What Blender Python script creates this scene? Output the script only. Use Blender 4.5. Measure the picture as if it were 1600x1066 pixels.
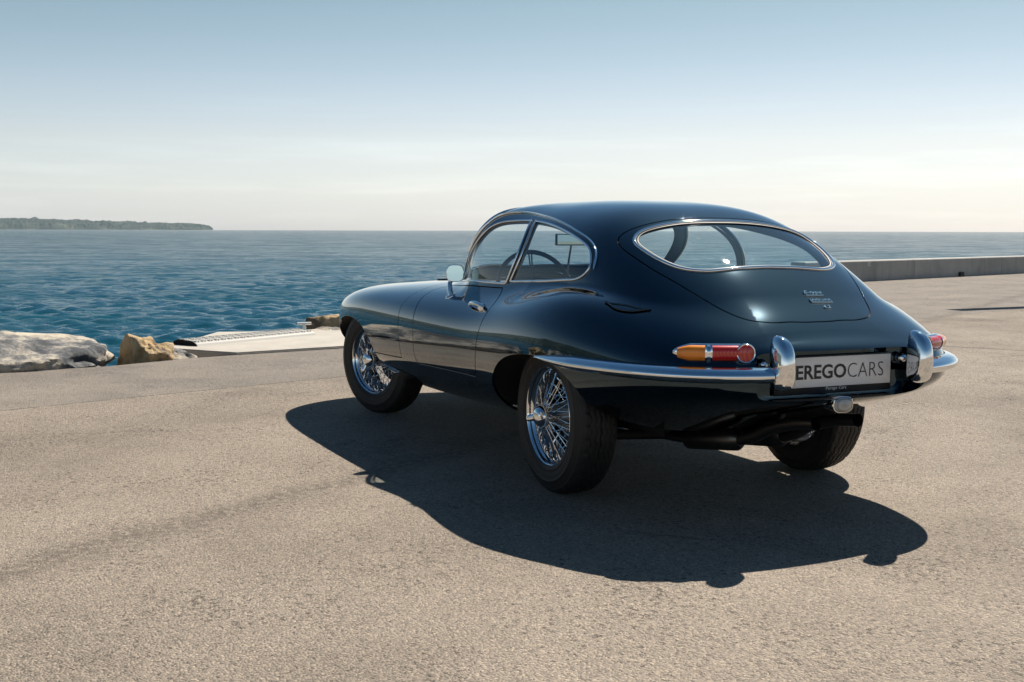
import bpy, bmesh, math, random
import numpy as np
from mathutils import Vector, Matrix
from mathutils.geometry import delaunay_2d_cdt

for o in list(bpy.data.objects):
    bpy.data.objects.remove(o)
scene = bpy.context.scene
COL = scene.collection
PI = math.pi

# ------------------------------------------------------------------ camera
# world frame = car frame: x forward (0 at the rear axle), y to the car's left, z up, metres
CAM = dict(pos=(-4.5031, 2.8721, 1.0934), yaw=-0.41893, pitch=-0.09131, roll=0.00241, f=1888.1)
def look_axes(c):
    d = Vector((math.cos(c['yaw']) * math.cos(c['pitch']), math.sin(c['yaw']) * math.cos(c['pitch']), math.sin(c['pitch'])))
    r = Vector((math.sin(c['yaw']), -math.cos(c['yaw']), 0)); u = r.cross(d)
    cr, sr = math.cos(c['roll']), math.sin(c['roll'])
    return d, cr * r + sr * u, -sr * r + cr * u
d_, r_, u_ = look_axes(CAM)
cam_data = bpy.data.cameras.new('camera'); cam_data.sensor_width = 36; cam_data.lens = CAM['f'] * 36 / 1600
cam_data.clip_start = .05; cam_data.clip_end = 60000
cam = bpy.data.objects.new('camera', cam_data); COL.objects.link(cam); scene.camera = cam
cam.matrix_world = Matrix(((r_[0], u_[0], -d_[0], CAM['pos'][0]), (r_[1], u_[1], -d_[1], CAM['pos'][1]),
                           (r_[2], u_[2], -d_[2], CAM['pos'][2]), (0, 0, 0, 1)))
cam_data.dof.use_dof = True; cam_data.dof.focus_distance = 5.0; cam_data.dof.aperture_fstop = 22

# ------------------------------------------------------------------ sky, sun, exposure
SUN = Vector((.385, -.525, .752)).normalized()
world = bpy.data.worlds.new('World'); scene.world = world; world.use_nodes = True
nt = world.node_tree; nt.nodes.clear()
sky = nt.nodes.new('ShaderNodeTexSky'); sky.sky_type = 'NISHITA'; sky.sun_disc = False
sky.sun_elevation = math.asin(SUN.z); sky.sun_rotation = math.atan2(SUN.x, SUN.y)
sky.altitude = 400; sky.air_density = 1.0; sky.dust_density = .7; sky.ozone_density = 1.6
bg = nt.nodes.new('ShaderNodeBackground'); bg.inputs['Strength'].default_value = 0.07
wo = nt.nodes.new('ShaderNodeOutputWorld')
# a clear sky that pales towards the horizon all the way round, with faint high cloud streaks low down
tcw = nt.nodes.new('ShaderNodeTexCoord'); sepw = nt.nodes.new('ShaderNodeSeparateXYZ'); nt.links.new(tcw.outputs['Generated'], sepw.inputs[0])
rw = nt.nodes.new('ShaderNodeValToRGB'); nt.links.new(sepw.outputs[2], rw.inputs['Fac']); cr = rw.color_ramp
stops = [(0, (.90, .97, 1.27)), (.031, (.98, .95, 1.08)), (.07, (1.06, .94, .93)), (.105, (1.0, .90, .86)), (.144, (.87, .83, .76)), (.18, (.78, .78, .68)), (.30, (.38, .54, .58)), (1, (.20, .42, .52))]
while len(cr.elements) < len(stops): cr.elements.new(.5)
for e, (q, c) in zip(cr.elements, stops): e.position = q; e.color = (*c, 1)
mw = nt.nodes.new('ShaderNodeMix'); mw.data_type = 'RGBA'; mw.blend_type = 'MULTIPLY'; mw.inputs[0].default_value = 1
nt.links.new(sky.outputs[0], mw.inputs[6]); nt.links.new(rw.outputs[0], mw.inputs[7])
mpw = nt.nodes.new('ShaderNodeMapping'); mpw.inputs['Scale'].default_value = (2.2, 2.2, 34); nt.links.new(tcw.outputs['Generated'], mpw.inputs['Vector'])
nw = nt.nodes.new('ShaderNodeTexNoise'); nw.inputs['Scale'].default_value = 1.6; nw.inputs['Detail'].default_value = 6; nw.inputs['Roughness'].default_value = .6; nt.links.new(mpw.outputs[0], nw.inputs['Vector'])
cw = nt.nodes.new('ShaderNodeMapRange'); cw.inputs[1].default_value = .50; cw.inputs[2].default_value = .75; cw.inputs[3].default_value = 0; cw.inputs[4].default_value = .13; nt.links.new(nw.outputs['Fac'], cw.inputs[0])
fw = nt.nodes.new('ShaderNodeMapRange'); fw.inputs[1].default_value = .13; fw.inputs[2].default_value = .04; fw.inputs[3].default_value = 0; fw.inputs[4].default_value = 1; nt.links.new(sepw.outputs[2], fw.inputs[0])
m2 = nt.nodes.new('ShaderNodeMath'); m2.operation = 'MULTIPLY'; nt.links.new(cw.outputs[0], m2.inputs[0]); nt.links.new(fw.outputs[0], m2.inputs[1])
m3 = nt.nodes.new('ShaderNodeMath'); m3.operation = 'ADD'; m3.inputs[1].default_value = 1; nt.links.new(m2.outputs[0], m3.inputs[0])
vw = nt.nodes.new('ShaderNodeVectorMath'); vw.operation = 'SCALE'; nt.links.new(mw.outputs[2], vw.inputs[0]); nt.links.new(m3.outputs[0], vw.inputs['Scale'])
nt.links.new(vw.outputs[0], bg.inputs['Color']); nt.links.new(bg.outputs[0], wo.inputs['Surface'])
sun_data = bpy.data.lights.new('sun', 'SUN'); sun_data.energy = 5.0; sun_data.angle = math.radians(.5); sun_data.color = (1, .93, .82)
sun = bpy.data.objects.new('sun', sun_data); COL.objects.link(sun); sun.rotation_euler = SUN.to_track_quat('Z', 'Y').to_euler()
sun.location = SUN * 50
vs = scene.view_settings; vs.view_transform = 'Standard'; vs.look = 'None'; vs.exposure = 0.70; vs.gamma = 1
scene.cycles.use_denoising = True
scene.cycles.max_bounces = 10; scene.cycles.transparent_max_bounces = 16; scene.cycles.volume_bounces = 1
scene.cycles.caustics_reflective = False; scene.cycles.caustics_refractive = False

# ------------------------------------------------------------------ helpers
def tag(o, label=None, cat=None, group=None, kind=None):
    for k, v in (('label', label), ('category', cat), ('group', group), ('kind', kind)):
        if v: o[k] = v
    return o
def mesh(name, V, F, mat=None, parent=None, smooth=True, normals=None):
    me = bpy.data.meshes.new(name)
    me.from_pydata([tuple(map(float, v)) for v in V], [], [tuple(map(int, f)) for f in F])
    if smooth: me.polygons.foreach_set('use_smooth', [True] * len(me.polygons))
    if mat: me.materials.append(mat)
    if normals is not None: me.normals_split_custom_set_from_vertices([tuple(map(float, n)) for n in normals])
    o = bpy.data.objects.new(name, me); COL.objects.link(o)
    if parent: o.parent = parent
    return o
def empty(name, loc=(0, 0, 0), parent=None):
    o = bpy.data.objects.new(name, None); o.empty_display_size = .2; COL.objects.link(o); o.location = loc
    if parent: o.parent = parent
    return o
class MB:
    """collects pieces of one part"""
    def __init__(s): s.V = []; s.F = []
    def add(s, V, F):
        n = len(s.V); s.V += [tuple(v) for v in V]; s.F += [tuple(i + n for i in f) for f in F]; return s
    def box(s, c, size, rot=None, bev=0.0):
        bm = bmesh.new(); bmesh.ops.create_cube(bm, size=1)
        for v in bm.verts: v.co = Vector((v.co.x * size[0], v.co.y * size[1], v.co.z * size[2]))
        if bev: bmesh.ops.bevel(bm, geom=bm.edges[:], offset=bev, segments=2, profile=.5, affect='EDGES')
        bm.verts.index_update()
        R = rot or Matrix.Identity(3)
        s.add([R @ v.co + Vector(c) for v in bm.verts], [[v.index for v in f.verts] for f in bm.faces]); bm.free(); return s
    def tube(s, pts, rad, n=10, cap=True, closed=False):
        pts = [Vector(q) for q in pts]; m = len(pts)
        rad = [float(q) for q in rad] if hasattr(rad, '__len__') else [rad] * m
        V = []; prev = None
        for i, q in enumerate(pts):
            a = pts[(i - 1) % m] if (closed or i > 0) else q; b = pts[(i + 1) % m] if (closed or i < m - 1) else q
            t = (b - a).normalized()
            if prev is None: e = t.orthogonal().normalized()
            else: e = (prev - t * prev.dot(t)).normalized()
            prev = e; g = t.cross(e)
            V += [q + rad[i] * (math.cos(2 * PI * k / n) * e + math.sin(2 * PI * k / n) * g) for k in range(n)]
        F = []
        for i in range(m if closed else m - 1):
            j = (i + 1) % m
            F += [(i * n + k, i * n + (k + 1) % n, j * n + (k + 1) % n, j * n + k) for k in range(n)]
        if cap and not closed: F += [tuple(range(n))[::-1], tuple((m - 1) * n + k for k in range(n))]
        return s.add(V, F)
    def lathe(s, prof, n=48, axis='Y'):
        """prof: list of (radius, along-axis)"""
        V = []; F = []
        for r, h in prof:
            for k in range(n):
                a = 2 * PI * k / n; x, z = r * math.cos(a), r * math.sin(a)
                V.append((x, h, z) if axis == 'Y' else ((h, x, z) if axis == 'X' else (x, z, h)))
        for i in range(len(prof) - 1):
            F += [(i * n + k, (i + 1) * n + k, (i + 1) * n + (k + 1) % n, i * n + (k + 1) % n) for k in range(n)]
        return s.add(V, F)
    def sweep(s, P, A, B, prof, closed=False, scale=None, cap=True):
        """profile points (a,b) placed at P + a*A + b*B"""
        P = np.asarray(P, float); A = np.asarray(A, float); B = np.asarray(B, float); m = len(P); n = len(prof)
        V = []
        for i in range(m):
            sc = 1 if scale is None else scale[i]
            V += [tuple(P[i] + sc * a * A[i] + sc * b * B[i]) for a, b in prof]
        F = []
        for i in range(m if closed else m - 1):
            j = (i + 1) % m
            F += [(i * n + k, j * n + k, j * n + (k + 1) % n, i * n + (k + 1) % n) for k in range(n)]
        if cap and not closed: F += [tuple(range(n)), tuple((m - 1) * n + k for k in range(n))[::-1]]
        return s.add(V, F)
    def build(s, name, mat, parent=None, smooth=True, sharp=None):
        o = mesh(name, s.V, s.F, mat, parent, smooth)
        bm = bmesh.new(); bm.from_mesh(o.data); bmesh.ops.recalc_face_normals(bm, faces=bm.faces[:]); bm.to_mesh(o.data); bm.free()
        if smooth: o.data.set_sharp_from_angle(angle=math.radians(sharp or 40))
        return o
def text_mesh(body, size, offset=0.0, extrude=0.0, shear=0.0, space=1.0):
    c = bpy.data.curves.new('lettering', 'FONT'); c.body = body; c.size = size; c.offset = offset; c.extrude = extrude
    c.shear = shear; c.space_character = space; c.resolution_u = 3
    o = bpy.data.objects.new('lettering', c); COL.objects.link(o)
    dg = bpy.context.evaluated_depsgraph_get(); me = bpy.data.meshes.new_from_object(o.evaluated_get(dg))
    V = np.array([v.co[:] for v in me.vertices]); F = [tuple(q.vertices) for q in me.polygons]
    bpy.data.objects.remove(o); bpy.data.curves.remove(c); bpy.data.meshes.remove(me)
    return V, F

# ------------------------------------------------------------------ materials
def mat(name):
    m = bpy.data.materials.new(name); m.use_nodes = True
    return m, m.node_tree, m.node_tree.nodes['Principled BSDF']
def simple(name, col, rough=.5, metal=0.0, **kw):
    m, t, b = mat(name); b.inputs['Base Color'].default_value = (*col, 1); b.inputs['Roughness'].default_value = rough; b.inputs['Metallic'].default_value = metal
    for k, v in kw.items(): b.inputs[k.replace('_', ' ')].default_value = v
    return m
class NT:
    """short-hand for node trees"""
    def __init__(s, t): s.t = t
    def n(s, typ, **kw):
        nd = s.t.nodes.new(typ)
        for k, v in kw.items():
            if k.startswith('i_'): nd.inputs[k[2:].replace('_', ' ')].default_value = v
            else: setattr(nd, k, v)
        return nd
    def l(s, a, b): s.t.links.new(a, b)
    def noise(s, vec, scale, detail=4, rough=.55, dist=0.0):
        nd = s.n('ShaderNodeTexNoise'); nd.inputs['Scale'].default_value = scale; nd.inputs['Detail'].default_value = detail
        nd.inputs['Roughness'].default_value = rough; nd.inputs['Distortion'].default_value = dist; s.l(vec, nd.inputs['Vector']); return nd.outputs['Fac']
    def ramp(s, fac, stops):
        nd = s.n('ShaderNodeValToRGB'); cr = nd.color_ramp
        while len(cr.elements) < len(stops): cr.elements.new(.5)
        for e, (q, c) in zip(cr.elements, stops): e.position = q; e.color = (*c, 1) if len(c) == 3 else c
        s.l(fac, nd.inputs['Fac']); return nd.outputs['Color']
    def mix(s, fac, a, b, blend='MIX'):
        nd = s.n('ShaderNodeMix', data_type='RGBA', blend_type=blend)
        for q, v in ((0, fac), (6, a), (7, b)):
            if hasattr(v, 'is_output'): s.l(v, nd.inputs[q])
            else: nd.inputs[q].default_value = v if not isinstance(v, tuple) else (*v, 1)
        return nd.outputs[2]
    def math(s, op, a, b=0.0, c=None, clamp=False):
        nd = s.n('ShaderNodeMath', operation=op, use_clamp=clamp)
        for q, v in enumerate((a, b) if c is None else (a, b, c)):
            if hasattr(v, 'is_output'): s.l(v, nd.inputs[q])
            else: nd.inputs[q].default_value = v
        return nd.outputs[0]
    def bump(s, height, dist, strength=1.0, normal=None):
        nd = s.n('ShaderNodeBump'); nd.inputs['Distance'].default_value = dist; nd.inputs['Strength'].default_value = strength
        s.l(height, nd.inputs['Height'])
        if normal is not None: s.l(normal, nd.inputs['Normal'])
        return nd.outputs['Normal']
# ---- body surface (car frame: x forward from rear axle, y left, z up) ----
def nspline(t, T, V):
    """natural cubic spline through (T,V) evaluated at t"""
    T = np.asarray(T, float); V = np.asarray(V, float); n = len(T)
    h = np.diff(T); A = np.zeros((n, n)); b = np.zeros(n); A[0, 0] = A[-1, -1] = 1
    for i in range(1, n - 1):
        A[i, i - 1] = h[i - 1]; A[i, i] = 2 * (h[i - 1] + h[i]); A[i, i + 1] = h[i]
        b[i] = 3 * ((V[i + 1] - V[i]) / h[i] - (V[i] - V[i - 1]) / h[i - 1])
    c = np.linalg.solve(A, b)
    k = np.clip(np.searchsorted(T, t) - 1, 0, n - 2)
    d = t - T[k]
    B = (V[k + 1] - V[k]) / h[k] - h[k] * (2 * c[k] + c[k + 1]) / 3
    D = (c[k + 1] - c[k]) / (3 * h[k])
    return V[k] + d * (B + d * (c[k] + d * D))

# u knots:   u     x      w     zw    zt    zb    nu   nl
SHELL = np.array([
 [0.00, 3.375, 0.00, 0.50, 0.50, 0.50, 2.2, 2.2],
 [0.10, 3.352, 0.25, 0.50, 0.585, 0.42, 2.3, 2.2],
 [0.22, 3.280, 0.47, 0.505, 0.65, 0.345, 2.4, 2.3],
 [0.42, 3.100, 0.68, 0.52, 0.712, 0.275, 3.0, 2.4],
 [0.72, 2.810, 0.790, 0.535, 0.762, 0.225, 3.6, 2.6],
 [1.10, 2.438, 0.822, 0.55, 0.788, 0.20, 3.9, 2.8],
 [1.55, 2.000, 0.826, 0.555, 0.815, 0.18, 3.6, 3.0],
 [2.05, 1.500, 0.823, 0.56, 0.838, 0.175, 3.2, 3.0],
 [2.55, 1.000, 0.813, 0.565, 0.853, 0.18, 2.9, 2.9],
 [3.00, 0.550, 0.812, 0.570, 0.864, 0.19, 2.85, 2.8],
 [3.40, 0.150, 0.828, 0.575, 0.890, 0.20, 2.95, 2.8],
 [3.75, -0.200, 0.824, 0.575, 0.893, 0.24, 2.95, 2.7],
 [4.10, -0.540, 0.765, 0.572, 0.848, 0.33, 2.85, 2.5],
 [4.38, -0.790, 0.672, 0.568, 0.772, 0.405, 2.7, 2.3],
 [4.60, -0.945, 0.540, 0.565, 0.702, 0.450, 2.5, 2.2],
 [4.74, -1.015, 0.400, 0.562, 0.660, 0.475, 2.2, 2.2],
 [4.85, -1.048, 0.225, 0.56, 0.610, 0.510, 2.2, 2.2],
 [4.95, -1.058, 0.00, 0.56, 0.56, 0.56, 2.2, 2.2]])
UMAX = 4.95
# cabin: x, roof height, half width, exponent
CABIN = np.array([
 [-1.10,.48,.20,2.2], [-.95,.665,.45,2.25], [-.79,.787,.575,2.4],[-.62,.895,.628,2.65],[-.43,1.005,.640,3.0],[-.22,1.110,.636,3.3],
 [-.02,1.186,.632,3.35],[.2,1.222,.636,3.25],[.45,1.235,.643,3.2],[.7,1.236,.648,3.3],[.92,1.230,.645,3.9],[1.06,1.211,.630,4.6],
 [1.16,1.172,.602,4.9],[1.26,1.092,.574,4.6],[1.37,.980,.548,4.2],[1.5,.845,.52,3.7],[1.66,.68,.47,3.0],[1.85,.52,.42,3.0]])
BULGE = np.array([[1.2, 0.87, .25], [1.5, 0.862, .25], [2.0, 0.842, .25], [2.44, 0.815, .24], [2.8, 0.772, .22], [3.05, .72, .19], [3.2, .665, .15]])

def ray_super(Y, Z, zs, w, zc, h, n):
    """distance from (0,zs) along (Y,Z) to the superellipse |y/w|^n+|(z-zc)/h|^n=1"""
    w = np.maximum(w, 1e-6); h = np.maximum(h, 1e-6)
    lo = np.zeros_like(Y); hi = np.full_like(Y, 2.0)
    for _ in range(34):
        m = .5 * (lo + hi)
        g = (np.abs(m * Y) / w) ** n + (np.abs(zs + m * Z - zc) / h) ** n
        ins = g < 1
        lo = np.where(ins, m, lo); hi = np.where(ins, hi, m)
    return lo

def smax(a, b, k):
    d = np.clip(.5 + .5 * (a - b) / k, 0, 1)
    return b + d * (a - b) + k * d * (1 - d)

def S(u, th):
    """u along the car, th = polar angle (0 = left, pi/2 = top, -pi/2 = bottom)"""
    u = np.clip(np.asarray(u, float), 0, UMAX); th = np.asarray(th, float)
    u, th = np.broadcast_arrays(u, th)
    uu, inv = np.unique(u.ravel(), return_inverse=True)
    P = [nspline(uu, SHELL[:, 0], SHELL[:, i])[inv].reshape(u.shape) for i in range(1, 8)]
    x, w, zw, zt, zb, nu, nl = P
    w = np.maximum(w, 0)
    Y = np.cos(th); Z = np.sin(th)
    up = Z >= 0
    h = np.where(up, np.maximum(zt - zw, 1e-6), np.maximum(zw - zb, 1e-6)); n = np.where(up, nu, nl)
    r = 1.0 / ((np.abs(Y) / np.maximum(w, 1e-6)) ** n + (np.abs(Z) / h) ** n) ** (1 / n)
    # haunch: a soft ridge over the rear wheel
    win = np.exp(-((x + .26) / .46) ** 2) * .052
    r = np.where(up, r * (1 + win * np.exp(-((np.minimum(th, np.pi - th) - .365) / .135) ** 2)), r)
    # bonnet bulge
    bz = nspline(np.clip(x, 1.2, 3.2), BULGE[:, 0], BULGE[:, 1]); bw = nspline(np.clip(x, 1.2, 3.2), BULGE[:, 0], BULGE[:, 2])
    on = (x > 1.2) & (x < 3.2) & up
    rb = np.where(on, ray_super(Y, Z, zw, bw, zw, bz - zw, 2.6), 0)
    k = .07 * np.clip((3.2 - x) / .3, 0.02, 1)
    r = np.where(on, smax(r, rb, k), r)
    # cabin
    xc = np.clip(x, CABIN[0, 0], CABIN[-1, 0])
    cz, cw, cn = [nspline(xc, CABIN[:, 0], CABIN[:, i]) for i in (1, 2, 3)]
    on = (cz > zw + .005) & up & (x < 1.85)
    rc = np.where(on, ray_super(Y, Z, zw, cw, zw + .02, np.maximum(cz - zw - .02, 1e-6), cn), 0)
    k = .034 + .05 * np.clip((-.55 - x) / .35, 0, 1) + .07 * np.clip((x + .02) / .35, 0, 1)
    k = k * np.clip((r + .0) / .3, .05, 1)
    r = smax(r, rc, np.where(up, k * np.clip(Z / .15, .001, 1), 1e-4)) * 1.0
    return np.stack([x, r * Y, zw + r * Z], -1)

def N(u, th, e=2e-4):
    u = np.clip(u, 2e-3, UMAX - 2e-3)
    du = S(u + e, th) - S(u - e, th); dt = S(u, th + e) - S(u, th - e)
    n = np.cross(du, dt); n = n / (np.linalg.norm(n, axis=-1, keepdims=True) + 1e-12)
    return n
# ------------------------------------------------------------------ car materials
M = {}
def paint_mat():
    m, t, b = mat('dark_blue_paint'); g = NT(t)
    b.inputs['Metallic'].default_value = 1.0; b.inputs['Coat Weight'].default_value = 1; b.inputs['Coat Roughness'].default_value = .012; b.inputs['Coat IOR'].default_value = 1.5
    geo = g.n('ShaderNodeNewGeometry')
    sp = g.noise(geo.outputs['Position'], 420, 2, .6)
    dust = g.math('MULTIPLY', g.math('GREATER_THAN', sp, .79), g.math('GREATER_THAN', g.noise(geo.outputs['Position'], 3.2, 3), .5))
    g.l(g.mix(dust, (.008, .033, .052), (.05, .06, .075)), b.inputs['Base Color'])
    g.l(g.math('ADD', .045, g.math('MULTIPLY', dust, .4)), b.inputs['Roughness'])
    return m
M['paint'] = paint_mat()
M['chrome'] = simple('chrome', (.86, .88, .90), .035, 1.0)
M['brushed'] = simple('satin_chrome', (.72, .73, .74), .16, 1.0)
M['gap'] = simple('gap_black', (.002, .002, .0025), .9)
M['rubber'] = simple('black_rubber_seal', (.008, .008, .009), .55)
M['under'] = simple('underbody_black', (.006, .006, .006), .7)
M['steel'] = simple('dirty_steel', (.16, .15, .14), .38, 1.0)
M['trim'] = simple('black_leather_trim', (.012, .012, .013), .45)
M['lining'] = simple('grey_headlining', (.22, .215, .20), .9)
M['plate_white'] = simple('plate_white', (.95, .95, .95), .3)
M['plate_black'] = simple('plate_black', (.006, .006, .007), .35)
M['letter_grey'] = simple('letter_grey', (.028, .027, .025), .5)
M['letter_white'] = simple('letter_white', (.8, .8, .8), .5)
def glass_mat(name, tint, boost=1.0):
    m, t, b = mat(name); g = NT(t); t.nodes.remove(b)
    out = [n for n in t.nodes if n.type == 'OUTPUT_MATERIAL'][0]
    tr = g.n('ShaderNodeBsdfTransparent'); tr.inputs['Color'].default_value = (*tint, 1)
    gl = g.n('ShaderNodeBsdfGlossy'); gl.inputs['Roughness'].default_value = .008; gl.inputs['Color'].default_value = (.95, .98, 1, 1)
    geo = g.n('ShaderNodeNewGeometry'); vm = g.n('ShaderNodeVectorMath', operation='DOT_PRODUCT'); g.l(geo.outputs['Normal'], vm.inputs[0]); g.l(geo.outputs['Incoming'], vm.inputs[1])
    c5 = g.math('POWER', g.math('SUBTRACT', 1.0, g.math('ABSOLUTE', vm.outputs['Value']), clamp=True), 5.0)
    fr = g.math('ADD', .042, g.math('MULTIPLY', c5, .95))
    mx = g.n('ShaderNodeMixShader'); g.l(g.math('MULTIPLY', fr, boost, clamp=True), mx.inputs[0]); g.l(tr.outputs[0], mx.inputs[1]); g.l(gl.outputs[0], mx.inputs[2])
    g.l(mx.outputs[0], out.inputs['Surface']); return m
M['glass'] = glass_mat('window_glass', (.90, .97, .98), 1.4)
M['rim_shade'] = simple('rim_well_painted_shade', (.22, .22, .23), .30, 1.0)  # darker than the rim chrome: shade behind the spokes put into the colour
def lens_mat(name, col, deep):
    m, t, b = mat(name); g = NT(t)
    tc = g.n('ShaderNodeTexCoord')
    w = g.n('ShaderNodeTexWave', wave_type='BANDS', bands_direction='X'); w.inputs['Scale'].default_value = 60; w.inputs['Distortion'].default_value = 0
    g.l(tc.outputs['Object'], w.inputs['Vector'])
    g.l(g.mix(w.outputs['Fac'], deep, col), b.inputs['Base Color'])
    b.inputs['Roughness'].default_value = .25; b.inputs['Coat Weight'].default_value = 1; b.inputs['Coat Roughness'].default_value = .02
    b.inputs['Subsurface Weight'].default_value = .25; b.inputs['Subsurface Radius'].default_value = (.01, .004, .001)
    return m
M['amber'] = lens_mat('amber_lens', (1.0, .36, .01), (.80, .20, .004))
M['red'] = lens_mat('red_lens', (.70, .022, .010), (.45, .008, .005))
M['clear'] = lens_mat('ribbed_clear_lens', (.45, .46, .45), (.25, .26, .26))
def tyre_mat():
    m, t, b = mat('tyre_rubber'); g = NT(t); tc = g.n('ShaderNodeTexCoord')
    f = g.noise(tc.outputs['Object'], 14, 5)
    g.l(g.ramp(f, [(.3, (.010, .010, .010)), (.75, (.020, .019, .018))]), b.inputs['Base Color'])
    b.inputs['Roughness'].default_value = .62
    g.l(g.bump(g.noise(tc.outputs['Object'], 400, 2), .0006, .4), b.inputs['Normal']); return m
M['tyre'] = tyre_mat()
HAZE = 2.0e-5
# ------------------------------------------------------------------ ground
def asphalt_mat():
    m, t, b = mat('worn_asphalt'); g = NT(t); geo = g.n('ShaderNodeNewGeometry'); pos = geo.outputs['Position']
    sep = g.n('ShaderNodeSeparateXYZ'); g.l(pos, sep.inputs[0]); X, Y = sep.outputs[0], sep.outputs[1]
    big = g.noise(pos, .55, 5, .6); mid = g.noise(pos, 3.5, 5, .62); fine = g.noise(pos, 60, 4, .7)
    vo = g.n('ShaderNodeTexVoronoi', feature='F1'); vo.inputs['Scale'].default_value = 140; vo.inputs['Randomness'].default_value = 1; g.l(pos, vo.inputs['Vector'])
    vo2 = g.n('ShaderNodeTexVoronoi', feature='F1'); vo2.inputs['Scale'].default_value = 46; g.l(pos, vo2.inputs['Vector'])
    stone = g.n('ShaderNodeSeparateColor'); g.l(vo.outputs['Color'], stone.inputs[0])
    stone2 = g.n('ShaderNodeSeparateColor'); g.l(vo2.outputs['Color'], stone2.inputs[0])
    base = g.ramp(big, [(.30, (.185, .153, .124)), (.50, (.275, .229, .186)), (.72, (.335, .281, .228))])
    base = g.mix(g.math('MULTIPLY', g.math('SUBTRACT', mid, .36, clamp=True), .85), base, (.235, .194, .156))
    # per-stone tone
    tone = g.ramp(stone.outputs[0], [(0, (.45, .45, .46)), (.25, (.86, .86, .86)), (.75, (1.05, 1.04, 1.02)), (1, (1.55, 1.50, 1.42))])
    base = g.mix(.85, base, tone, 'MULTIPLY')
    # open pits between stones
    pit = g.math('MULTIPLY', g.math('GREATER_THAN', vo.outputs['Distance'], .0062 * 105 * .92 / 1.0), 1.0)
    pits = g.math('MULTIPLY', g.math('GREATER_THAN', g.math('ADD', g.noise(pos, 40, 3, .75), g.math('MULTIPLY', g.math('SUBTRACT', g.noise(pos, 1.6, 5, .7), .5), .46)), .615), g.math('GREATER_THAN', vo.outputs['Distance'], .34))
    base = g.mix(g.math('MULTIPLY', pits, .80), base, (.060, .049, .040))
    # older strip along the quay, beyond the joint
    def line(x0, y0, x1, y1):
        L = math.hypot(x1 - x0, y1 - y0); nx, ny = -(y1 - y0) / L, (x1 - x0) / L
        return g.math('ADD', g.math('MULTIPLY', g.math('SUBTRACT', X, x0), nx), g.math('MULTIPLY', g.math('SUBTRACT', Y, y0), ny))
    wob = g.math('MULTIPLY', g.math('SUBTRACT', g.noise(pos, 6, 3), .5), .03)
    d1 = g.math('ADD', line(3.365, 2.756, 4.216, .403), wob)
    strip = g.math('GREATER_THAN', d1, 0.0)
    base = g.mix(g.math('MULTIPLY', strip, .42), base, (.185, .170, .155))
    dark = g.noise(pos, 1.3, 4, .7)
    base = g.mix(g.math('MULTIPLY', strip, g.math('MULTIPLY', g.math('SUBTRACT', dark, .50, clamp=True), 2.2, clamp=True)), base, (.115, .105, .098))
    j1 = g.math('MULTIPLY', g.math('LESS_THAN', g.math('ABSOLUTE', d1), .010), g.math('GREATER_THAN', g.noise(pos, 9, 3), .42))
    d2 = g.math('ADD', line(4.333, -5.588, 3.711, -5.956), g.math('MULTIPLY', wob, 1.5)); j2 = g.math('LESS_THAN', g.math('ABSOLUTE', d2), .022)
    j2 = g.math('MULTIPLY', j2, g.math('LESS_THAN', Y, -4.0))
    base = g.mix(g.math('MULTIPLY', g.math('MAXIMUM', j1, j2), .75), base, (.045, .038, .033))
    # rough old seam running through the foreground
    d3 = g.math('ADD', line(-.27, 2.63, .62, 1.34), g.math('MULTIPLY', g.math('SUBTRACT', g.noise(pos, 2.2, 4), .5), .35))
    seam = g.math('SUBTRACT', 1.0, g.math('DIVIDE', g.math('ABSOLUTE', d3), .17), clamp=True)
    seam = g.math('MULTIPLY', seam, g.math('MULTIPLY', g.math('SUBTRACT', g.noise(pos, 26, 4, .7), .40, clamp=True), 6.0, clamp=True))
    base = g.mix(g.math('MULTIPLY', seam, .80), base, (.10, .082, .066))
    wear = g.math('MULTIPLY', g.math('SUBTRACT', g.noise(pos, .9, 6, .7), .50, clamp=True), 3.2, clamp=True)
    grit = g.math('GREATER_THAN', g.noise(pos, 75, 2, .6), .57)
    base = g.mix(g.math('MULTIPLY', wear, .22), base, (.12, .10, .083))
    base = g.mix(g.math('MULTIPLY', g.math('MULTIPLY', wear, grit), .70), base, (.085, .07, .058))
    # hairline cracks, oil drips and rubber streaks
    wv = g.n('ShaderNodeVectorMath', operation='ADD'); nn = g.n('ShaderNodeTexNoise'); nn.inputs['Scale'].default_value = 1.8; nn.inputs['Detail'].default_value = 5; g.l(pos, nn.inputs['Vector'])
    sc = g.n('ShaderNodeVectorMath', operation='SCALE'); sc.inputs['Scale'].default_value = .55; g.l(nn.outputs['Color'], sc.inputs[0]); g.l(pos, wv.inputs[0]); g.l(sc.outputs[0], wv.inputs[1])
    ck = g.n('ShaderNodeTexVoronoi', feature='DISTANCE_TO_EDGE'); ck.inputs['Scale'].default_value = .42; g.l(wv.outputs[0], ck.inputs['Vector'])
    crack = g.math('MULTIPLY', g.math('LESS_THAN', ck.outputs['Distance'], .0028), g.math('GREATER_THAN', g.noise(pos, .8, 3), .50))
    base = g.mix(g.math('MULTIPLY', crack, .28), base, (.055, .045, .038))
    oil = g.n('ShaderNodeTexVoronoi', feature='F1'); oil.inputs['Scale'].default_value = .75; g.l(wv.outputs[0], oil.inputs['Vector'])
    oc = g.n('ShaderNodeSeparateColor'); g.l(oil.outputs['Color'], oc.inputs[0])
    spot = g.math('MULTIPLY', g.math('SUBTRACT', 1.0, g.math('DIVIDE', oil.outputs['Distance'], .13), clamp=True), g.math('GREATER_THAN', oc.outputs[0], .72))
    base = g.mix(g.math('MULTIPLY', spot, .55), base, (.07, .06, .052))
    g.l(base, b.inputs['Base Color']); b.inputs['Roughness'].default_value = .88; b.inputs['Specular IOR Level'].default_value = .3
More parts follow.
